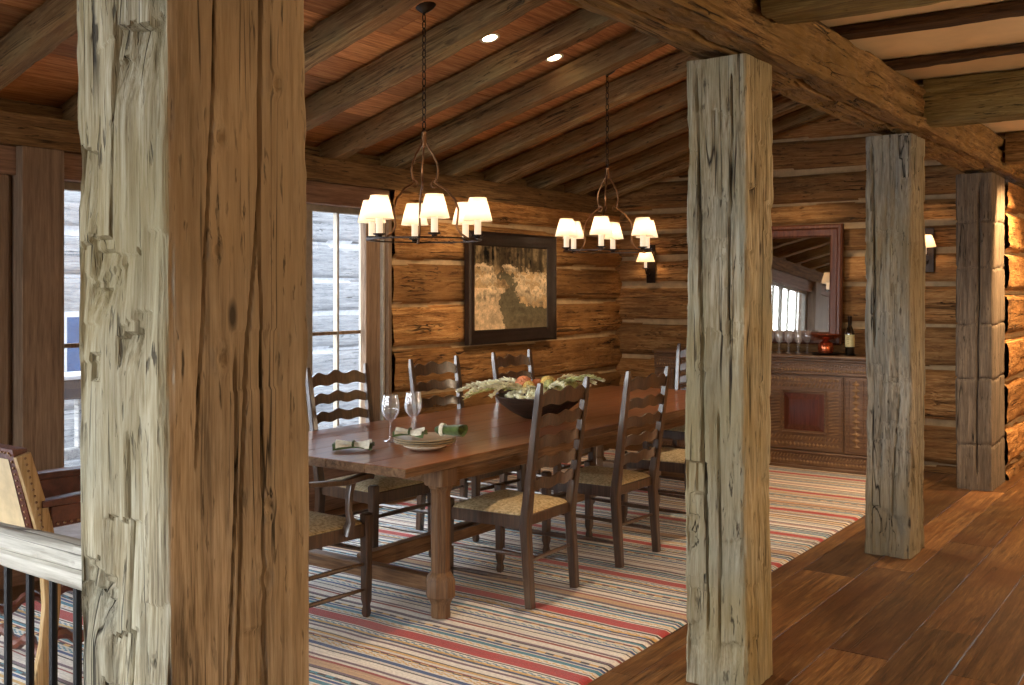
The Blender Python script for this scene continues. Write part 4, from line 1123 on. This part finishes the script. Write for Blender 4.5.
def sideboard():
    cx = (SX0+SX1)/2
    r = empty('carved_sideboard', (cx, SY+.23, 0)); hx = (SX1-SX0)/2; yf = -.23
    mb = MB(); mb.box(-hx+.02, hx-.02, yf+.012, .23, .04, .955, .004); mb.build('cabinet_body', M['side'], r)
    mb = MB(); mb.box(-hx-.015, hx+.015, yf-.025, .235, .957, .985, .008); mb.box(-hx, hx, yf-.008, .23, .935, .956, .006); mb.build('top_board', M['side'], r)
    mb = MB(); mb.box(-hx-.005, hx+.005, yf-.012, .232, .0, .15, .008); mb.box(-hx-.015, hx+.015, yf-.03, .232, .0, .03, .006)
    mb.box(-hx-.012, hx+.012, yf-.022, .232, .135, .155, .006)
    pl = mb.build('plinth', M['side'], r)
    mb = MB(); carved_band(mb, -hx+.02, hx-.02, .045, .085, yf-.012, 'x'); carved_band(mb, -hx+.02, hx-.02, .09, .128, yf-.012, 's'); mb.build('carved_ornament', M['carve'], pl)
    mb = MB(); mb.box(-hx, hx, yf-.004, yf+.012, .82, .93, .004); moulding(mb, -hx, hx, .925, yf-.003); moulding(mb, -hx, hx, .828, yf-.003)
    fr = mb.build('frieze', M['side'], r)
    mb = MB(); carved_band(mb, -hx+.02, hx-.02, .885, .915, yf-.005, 's'); carved_band(mb, -hx+.02, hx-.02, .84, .875, yf-.005, 'x'); mb.build('carved_ornament', M['carve'], fr)
    for (a, b) in ((-hx+.005, -hx+.205), (hx-.205, hx-.005), (-.10, .10)):
        mb = MB(); mb.box(a, b, yf-.008, yf+.012, .16, .815, .004); 
        mb.box(a+.035, a+.045, yf-.016, yf-.007, .19, .79, .002); mb.box(b-.045, b-.035, yf-.016, yf-.007, .19, .79, .002)
        mb.box(a+.006, a+.016, yf-.014, yf-.007, .17, .81, .002); mb.box(b-.016, b-.006, yf-.014, yf-.007, .17, .81, .002)
        p = mb.build('pilaster', M['side'], r)
        mb = MB(); carved_band(mb, a+.06, b-.06, .20, .78, yf-.009, 'x', n=11, d=.012)
        for i in range(11):
            zc = .20+(i+.5)*.58/11
            mb.ball(((a+b)/2, yf-.009, zc+.026), .010, (1, .7, 1), 6)
        mb.build('carved_ornament', M['carve'], p)
    for s in (-1, 1):
        a, b = (-hx+.215, -.11) if s < 0 else (.11, hx-.215)
        mb = MB(); mb.box(a, b, yf-.006, yf+.011, .165, .81, .003)
        c = (a+b)/2; pw, z0, z1 = .175, .335, .655
        for (x0, x1, q0, q1) in ((c-pw-.028, c-pw-.014, z0-.028, z1+.028), (c+pw+.014, c+pw+.028, z0-.028, z1+.028), (c-pw-.013, c+pw+.013, z0-.028, z0-.014), (c-pw-.013, c+pw+.013, z1+.014, z1+.028)):
            mb.box(x0, x1, yf-.018, yf-.005, q0, q1, .003)
        for (x0, x1, q0, q1) in ((a+.01, a+.018, .175, .80), (b-.018, b-.01, .175, .80)): mb.box(x0, x1, yf-.014, yf-.005, q0, q1, .002)
        d = mb.build('door', M['side'], r)
        mb = MB(); i = .05
        V = [(c-pw, yf-.007, z0), (c+pw, yf-.007, z0), (c+pw, yf-.007, z1), (c-pw, yf-.007, z1), (c-pw+i, yf-.024, z0+i), (c+pw-i, yf-.024, z0+i), (c+pw-i, yf-.024, z1-i), (c-pw+i, yf-.024, z1-i)]
        mb.add(V, [(0, 1, 5, 4), (1, 2, 6, 5), (2, 3, 7, 6), (3, 0, 4, 7), (4, 5, 6, 7)]); q = mb.build('raised_panel', M['panelred'], d); q['label'] = 'reddish bevelled square door panel'
        mb = MB()
        carved_band(mb, a+.03, b-.03, z1+.05, z1+.095, yf-.007, 's'); carved_band(mb, a+.03, b-.03, z1+.10, z1+.14, yf-.007, 'x')
        carved_band(mb, a+.03, b-.03, z0-.09, z0-.045, yf-.007, 's'); carved_band(mb, a+.03, b-.03, z0-.145, z0-.10, yf-.007, 'x')
        carved_band(mb, c+pw+.035, b-.03, z0-.03, z1+.03, yf-.007, 's', n=14); carved_band(mb, a+.03, c-pw-.035, z0-.03, z1+.03, yf-.007, 's', n=14)
        mb.build('carved_ornament', M['carve'], d)
        mb = MB(); mb.ball((b-.035 if s < 0 else a+.035, yf-.018, .5), .012, (1, 1, 1), 8); mb.build('knob', M['iron'], d, smooth=True)
    tag(r, 'dark carved wooden sideboard with panelled doors against the log wall', 'sideboard')
sideboard()
# things on the sideboard
SZ = .9855
gs = None
for k in range(10):
    x = -3.50+.088*(k % 5)+(.03 if k >= 5 else 0); y = 8.80 if k < 5 else 8.93
    if gs is None: gs = wineglass('goblet', x, y, SZ, .86, .042); c = gs
    else: c = gs.copy(); C.objects.link(c); c.location = (x, y, SZ)
    tag(c, 'clear wine glass in the rows on the carved sideboard under the mirror', 'wine glass', 'wine glasses on the sideboard')
r = empty('wine_bottle', (-2.715, 8.85, SZ))
mb = MB(); mb.lathe([(0, 0), (.036, 0), (.039, .004), (.039, .19), (.036, .21), (.020, .245), (.015, .26), (.0145, .325), (.016, .327), (.016, .337), (0, .337)], 24); mb.build('glass_body', M['bottle'], r, smooth=40)
mb = MB(); mb.lathe([(.0396, .075), (.0398, .08), (.0398, .175), (.0396, .18)], 24, cap=False); b = mb.build('paper_label', M['labelp'], r, smooth=40); b['label'] = 'cream paper label'
mb = MB()
for zz, ww in ((.155, .010), (.14, .016), (.118, .008), (.10, .013)):
    a0 = -PI/2-.1
    for i in range(5):
        t0, t1 = a0-ww*18+i*ww*7.2, a0-ww*18+i*ww*7.2+ww*5
        mb.add([(.0401*math.cos(t0), .0401*math.sin(t0), zz), (.0401*math.cos(t1), .0401*math.sin(t1), zz), (.0401*math.cos(t1), .0401*math.sin(t1), zz+.004), (.0401*math.cos(t0), .0401*math.sin(t0), zz+.004)], [(0, 1, 2, 3)])
mb.build('print_lines', M['pframe'], r)
mb = MB(); mb.lathe([(.0152, .262), (.0162, .266), (.0162, .325), (.0175, .328), (.0175, .338), (0, .339)], 20); mb.build('foil_cap', M['iron'], r, smooth=40)
mb = MB(); mb.lathe([(0, -.0), (.05, -.0), (.055, .008), (.048, .006), (.0395, .003)], 24); mb.build('coaster', M['iron'], r, smooth=40)
tag(r, 'dark wine bottle with cream label on the sideboard', 'bottle')
r = empty('copper_chafing_bowl', (-2.925, 8.85, SZ))
mb = MB(); mb.lathe([(0, .0), (.10, .0), (.125, .012), (.12, .016), (.09, .008), (0, .008)], 28); mb.build('dark_tray', M['iron'], r, smooth=40)
mb = MB(); mb.lathe([(.045, .009), (.06, .015), (.068, .05), (.066, .085), (.05, .11), (.03, .118), (.022, .13)], 28); mb.build('pot', M['copper'], r, smooth=40)
mb = MB(); mb.lathe([(.02, .128), (.06, .135), (.115, .158), (.135, .178), (.13, .18), (.105, .165), (.05, .145), (0, .142)], 32); mb.build('dish', M['copper'], r, smooth=40)
tag(r, 'copper pot with a wide shallow dish on a dark tray beside the wine bottle', 'pot')

# mirror
def mirror():
    x0, x1, z0, z1 = -4.16, -2.845, 1.06, 2.14
    W, H = x1-x0, z1-z0; y = YB-.09
    r = empty('framed_wall_mirror', ((x0+x1)/2, y-.03, (z0+z1)/2)); r.rotation_euler = (-.052, 0, 0)
    fw = .115; sec = [(0, 0), (0, -.035), (.015, -.05), (.035, -.052), (.05, -.036), (.08, -.03), (.10, -.035), (fw, -.02), (fw, 0)]
    cs = [(-W/2, -H/2, 1, 1), (W/2, -H/2, -1, 1), (W/2, H/2, -1, -1), (-W/2, H/2, 1, -1)]
    V = []; F = []; m = len(sec)
    for (cx, cz, sx, sz) in cs:
        for (a, b) in sec: V.append((cx+sx*a, b, cz+sz*a))
    for k in range(4):
        k2 = (k+1) % 4
        for i in range(m): i2 = (i+1) % m; F.append((k*m+i, k*m+i2, k2*m+i2, k2*m+i))
    mb = MB(); mb.add(V, F); mb.build('frame', M['mframe'], r, smooth=30)
    w, h = W/2-fw+.004, H/2-fw+.004
    mb = MB(); mb.box(-w, w, -.016, -.010, -h, h); mb.build('mirror_glass', M['mirror'], r)
    tag(r, 'large mirror in a reddish wooden frame on the log wall above the sideboard', 'mirror')
mirror()

def sconce(x, z, lab, y=YB):
    r = empty('wall_sconce', (x, y-.07, z))
    mb = MB(); mb.box(-.05, .05, -.006, .004, -.26, .12, .006); mb.build('backplate', M['iron'], r)
    mb = MB(); mb.tube([(0, -.006, -.16), (0, -.05, -.19), (0, -.10, -.17), (0, -.115, -.12)], .006, 7); mb.lathe([(0, -.12), (.03, -.118), (.034, -.11), (0, -.112)], 14, 0, -.115); mb.build('arm', M['iron'], r, smooth=True)
    mb = MB(); mb.lathe([(.014, -.11), (.014, -.03), (0, -.028)], 12, 0, -.115); cs = mb.build('candle_sleeve', M['sleeve'], r, smooth=40)
    n = 30; V = []; F = []
    for (q, h) in ((.095, -.05), (.094, -.046), (.058, .05), (.0575, .054)):
        for i in range(n):
            t = 2*PI*i/n; V.append((q*math.cos(t), -.115+q*.9*math.sin(t), h))
    for j in range(3):
        for i in range(n): i2 = (i+1) % n; F.append((j*n+i, j*n+i2, (j+1)*n+i2, (j+1)*n+i))
    mb = MB(); mb.add(V, F); mb.build('lamp_shade', M['shade'], r, smooth=60)
    l = bpy.data.lights.new('sconce_bulb', 'POINT'); l.energy = 1.6; l.color = (1, .64, .34); l.shadow_soft_size = .02
    lo = bpy.data.objects.new('sconce_bulb', l); C.objects.link(lo); lo.parent = r; lo.location = (0, -.115, 0)
    tag(r, lab, 'wall lamp', 'wall sconces')
sconce(-4.78, 1.88, 'small shaded wall sconce on the log wall in the room corner')
sconce(-2.14, 1.96, 'shaded wall sconce half hidden behind the grey hewn post')

# ================================================================== RAILING
r = empty('iron_railing', (-1.822, 1.27, 0))
o = timber('handrail', .095, .082, 2.6, M['rail'], seed=91, res=.006, zres=.012, amp=.004, cuts=0, cracks=[(0, .0, .0, 1.6, .002, .012, .02), (0, .02, .8, 2.4, .002, .012, -.02)], knots=[(0, .01, .35, .010), (0, .015, .2, .008)], wob=.004, rnd=.028, parent=r)
o.data.materials[0] = wood('handrail_grain', srgb(150, 144, 132), srgb(192, 188, 176), srgb(216, 212, 202), axis='Z', rough=.6, bump=.35, lines=.9)
o.rotation_euler = (0, -PI/2, 0); o.location = (.002, 0, .948)
# after the turn local X is up/down, local Y stays across the rail
k = 0; x = -.25
while x > -2.5:
    mb = MB(); mb.tube([(x, 0, .06), (x, 0, .905)], .0095, 8); mb.lathe([(.013, .06), (.016, .07), (.013, .08)], 8, x, 0); mb.build('baluster', M['black'], r, smooth=40); x -= .096
mb = MB(); mb.box(-2.6, .0, -.03, .03, .03, .06, .004); mb.box(-2.6, -2.56, -.025, .025, .001, .03); mb.box(-.06, -.02, -.025, .025, .001, .03); mb.build('bottom_rail', M['black'], r)
tag(r, 'whitened wooden handrail on thin black iron balusters', 'railing')

# ================================================================== LEATHER ARMCHAIR beyond the railing
def stud(mb, o):
    """add the nail heads to the leather they are driven into"""
    bm = bmesh.new(); bm.from_mesh(o.data)
    vs = [bm.verts.new(v) for v in mb.v]
    for f in mb.f:
        q = bm.faces.new([vs[i] for i in f]); q.material_index = 1; q.smooth = True
    bm.to_mesh(o.data); bm.free(); o.data.materials.append(M['nail'])
def leather_chair():
    r = empty('studded_armchair', (-4.06, 2.47, RZ+.008), R(-2))
    hw = .29
    def nails(mb, pts, n, rad=.0055):
        P = [Vector(p) for p in pts]; L = sum((P[i+1]-P[i]).length for i in range(len(P)-1)); st = L/n
        acc = 0; i = 0
        for k in range(n):
            d = (k+.5)*st; a = 0
            for i in range(len(P)-1):
                q = (P[i+1]-P[i]).length
                if a+q >= d: mb.ball(P[i].lerp(P[i+1], (d-a)/q), rad, (1, 1, 1), 6); break
                a += q
    # curved rear posts sweep from floor to the top of the back
    pz = [(-.30, 0), (-.27, .15), (-.255, .30), (-.26, .45), (-.29, .62), (-.335, .78), (-.37, .90)]
    for s in (-1, 1):
        mb = MB(); mb.tube([(s*hw, y, z) for y, z in pz], [1, .95, 1, 1.1, 1.0, .95, .9], sq=(.018, .032), up=(1, 0, 0)); mb.build('rear_leg', M['ash'], r, smooth=40)
        mb = MB(); mb.tube([(s*hw, .27, 0), (s*hw, .27, .03), (s*hw, .27, .06), (s*hw, .27, .44), (s*hw, .26, .66)], [.8, 1.2, .8, 1.0, .8], sq=(.026, .026)); mb.build('front_leg', M['leather'], r, smooth=40)
    # leather back with tan panels and a nailed brown border
    ys = lambda z: -.26-(z-.45)*.245
    mb = MB(); nz = 12; V = []; F = []
    for i in range(nz+1):
        z = .50+.42*i/nz
        for (dx, dy) in ((-hw+.01, -.028), (hw-.01, -.028), (hw-.01, .028), (-hw+.01, .028)): V.append((dx, ys(z)+dy, z+.02*(1-(dx/hw)**2)*(i == nz)))
    for i in range(nz):
        for k in range(4): k2 = (k+1) % 4; F.append((i*4+k, i*4+k2, (i+1)*4+k2, (i+1)*4+k))
    F.append((3, 2, 1, 0)); F.append(tuple(range(nz*4, nz*4+4))); mb.add(V, F); bk = mb.build('backrest', M['leather'], r)
    for sd in (-1, 1):
        mb = MB(); V = []; yo = .031*sd
        for z in (.55, .88):
            for x in (-hw+.055, hw-.055): V.append((x, ys(z)+yo, z))
        mb.add(V, [(0, 1, 3, 2)] if sd < 0 else [(2, 3, 1, 0)]); mb.build('tan_panel', M['tan'], bk)
    mb = MB()
    for sd in (-1, 1):
        for s in (-1, 1): nails(mb, [(s*(hw-.03), ys(.51)+.03*sd, .51), (s*(hw-.03), ys(.91)+.03*sd, .91)], 16)
        nails(mb, [(-hw+.03, ys(.905)+.03*sd, .905), (hw-.03, ys(.905)+.03*sd, .905)], 20)
    for s in (-1, 1): nails(mb, [(s*(hw+.019), ys(z), z) for z in (.5, .9)], 16)
    stud(mb, bk)
    # seat
    mb = MB(); mb.box(-hw+.02, hw-.02, -.24, .25, .40, .46, .01); st = mb.build('seat', M['leather'], r)
    mb = MB(); V = []; F = []; n = 14
    for j in range(n+1):
        for i in range(n+1):
            u, v = -1+2*i/n, -1+2*j/n; m = max(abs(u), abs(v)); V.append((u*(hw-.015), .005+v*.245, .462+.05*(1-m**4)))
    for j in range(n):
        for i in range(n): a = j*(n+1)+i; F.append((a, a+1, a+n+2, a+n+1))
    mb.add(V, F); mb.build('seat_cushion', M['hide'], st, smooth=True)
    mb = MB()
    for s in (-1, 1): nails(mb, [(s*(hw-.018), -.23, .43), (s*(hw-.018), .25, .43)], 18, .007)
    nails(mb, [(-hw+.03, .252, .43), (hw-.03, .252, .43)], 18, .007); nails(mb, [(-hw+.03, -.242, .43), (hw-.03, -.242, .43)], 18, .007); stud(mb, st)
    for s in (-1, 1):
        mb = MB(); mb.tube([(s*(hw+.0), -.30, .70), (s*(hw+.01), -.15, .705), (s*(hw+.01), .1, .70), (s*(hw+.01), .30, .69), (s*(hw+.01), .34, .675)], [.8, 1, 1, 1.1, .8], sq=(.034, .017), up=(1, 0, 0)); am = mb.build('armrest', M['leather'], r, smooth=40)
        mb = MB(); mb.box(s*hw-.012, s*hw+.012, -.26, .26, .60, .685, .004); mb.build('side_flap', M['leather'], r)
        mb = MB(); nails(mb, [(s*(hw+.017), -.25, .615), (s*(hw+.017), .25, .615)], 18, .006); stud(mb, am)
    for s in (-1, 1):
        mb = MB(); pts = [(s*hw, -.27+.54*t, .16+.02*math.sin(t*PI*6)) for t in np.linspace(0, 1, 25)]
        mb.tube(pts, [.016+.009*abs(math.sin(t*PI*6)) for t in np.linspace(0, 1, 25)], 8); mb.build('carved_stretcher', M['leather'], r, smooth=True)
    for yy, zz in ((-.27, .12), (.27, .22)):
        mb = MB(); mb.tube([(-hw+.58*t, yy, zz+.02*math.sin(t*PI*6)) for t in np.linspace(0, 1, 25)], [.016+.009*abs(math.sin(t*PI*6)) for t in np.linspace(0, 1, 25)], 8); mb.build('carved_stretcher', M['leather'], r, smooth=True)
    tag(r, 'studded brown leather armchair with pale seat, beyond the iron railing', 'armchair')
leather_chair()

# ================================================================== LIGHT
def world():
    w = bpy.data.worlds.new('sky'); S.world = w; w.use_nodes = True
    t = w.node_tree; t.nodes.clear()
    N = t.nodes.new; L = t.links.new
    out = N('ShaderNodeOutputWorld'); bg = N('ShaderNodeBackground'); tc = N('ShaderNodeTexCoord')
    dot = N('ShaderNodeVectorMath'); dot.operation = 'DOT_PRODUCT'; L(tc.outputs['Generated'], dot.inputs[0])
    v = Vector((-.25, -.9, .36)).normalized(); dot.inputs[1].default_value = v
    rmp = N('ShaderNodeValToRGB'); L(dot.outputs['Value'], rmp.inputs[0])
    e = rmp.color_ramp.elements
    e[0].position = 0.0; e[0].color = (4.3, 5.1, 6.3, 1)
    e[1].position = 1.0; e[1].color = (SUNHAZE*.92, SUNHAZE*.99, SUNHAZE*1.05, 1)
    m = e.new(.45); m.color = (5.4, 6.2, 7.2, 1); m = e.new(.8); m.color = (SUNHAZE*.45, SUNHAZE*.44, SUNHAZE*.42, 1)
    L(rmp.outputs[0], bg.inputs[0]); bg.inputs[1].default_value = SKY
    L(bg.outputs[0], out.inputs[0])
SUNHAZE, SKY = 22.0, 1.0
world()
def portal(x, y, z, sx, sy, rot):
    l = bpy.data.lights.new('window_portal', 'AREA'); l.shape = 'RECTANGLE'; l.size = sx; l.size_y = sy; l.cycles.is_portal = True
    o = bpy.data.objects.new('window_portal', l); C.objects.link(o); o.location = (x, y, z); o.rotation_euler = rot
for a, b in OPEN: portal(XW-.25, (a+b)/2, 1.25, 1.8, b-a, (0, -PI/2, 0))
for a, b in NEARW: portal((a+b)/2, -3.85, 1.4, b-a, 2.1, (PI/2, 0, 0))
def spot(x, y, z, tx, ty, tz, e, ang, blend=.6, col=(1, .72, .46), r=.04):
    l = bpy.data.lights.new('spot', 'SPOT'); l.energy = e; l.spot_size = R(ang); l.spot_blend = blend; l.color = col; l.shadow_soft_size = r
    o = bpy.data.objects.new('spot', l); C.objects.link(o); o.location = (x, y, z)
    o.rotation_euler = Vector((tx-x, ty-y, tz-z)).to_track_quat('-Z', 'Y').to_euler()
zz = lambda x: roofz(x)-.26
spot(-3.64, 4.84, zz(-3.64), -5.2, 6.2, 1.3, 95, 52)
spot(-3.63, 5.50, zz(-3.63), -5.2, 7.2, 1.3, 110, 52)
spot(-3.6, 7.42, zz(-3.6), -5.15, 7.9, 1.0, 60, 55)
spot(-3.3, 8.05, zz(-3.3), -3.2, 9.2, .7, 40, 80)
spot(-2.4, 6.8, zz(-2.4), -2.5, 7.2, 0, 190, 75)
spot(-2.6, 4.2, zz(-2.6), -2.2, 3.75, 0, 150, 50)
def lamp(x, y, z, e, col=(1, .78, .54)):
    l = bpy.data.lights.new('fill_point_light', 'POINT'); l.energy = e; l.color = col; l.shadow_soft_size = .12
    o = bpy.data.objects.new('fill_point_light', l); C.objects.link(o); o.location = (x, y, z)
lamp(1.7, 4.2, 1.5, 75); lamp(1.5, 8.2, 1.5, 90); lamp(1.7, .9, 1.5, 22)  # unseen fill points added to warm the flat ceiling, beam and post faces
# unseen downlights added under the flat ceiling to light the adjoining room
for (x, y, e) in ((-.75, 2.4, 20), (-.75, 5.0, 30), (-.6, 7.6, 170)):
    spot(x, y, 2.74, x, y, 0, e, 110, .7)
spot(-.95, 8.8, 2.74, -1.4, 9.15, 0, 620, 100, .5, (1, .60, .28))

# ================================================================== CAMERA
cd = bpy.data.cameras.new('camera'); cam = bpy.data.objects.new('camera', cd); C.objects.link(cam)
cd.sensor_width = 36; cd.lens = 1019/1024*36; cd.shift_y = -52.5/1024; cd.clip_start = .05
cam.location = (0, 0, 1.55); cam.rotation_euler = (PI/2, 0, R(35.4))
S.camera = cam
S.view_settings.view_transform = 'Standard'; S.view_settings.look = 'None'; S.view_settings.exposure = 0.15; S.view_settings.gamma = 1.0
S.view_settings.use_curve_mapping = False
S.cycles.use_denoising = True; S.cycles.use_adaptive_sampling = False
S.cycles.max_bounces = 8; S.cycles.diffuse_bounces = 4; S.cycles.transparent_max_bounces = 12
S.cycles.caustics_reflective = False; S.cycles.caustics_refractive = False
S.cycles.sample_clamp_indirect = 4.0
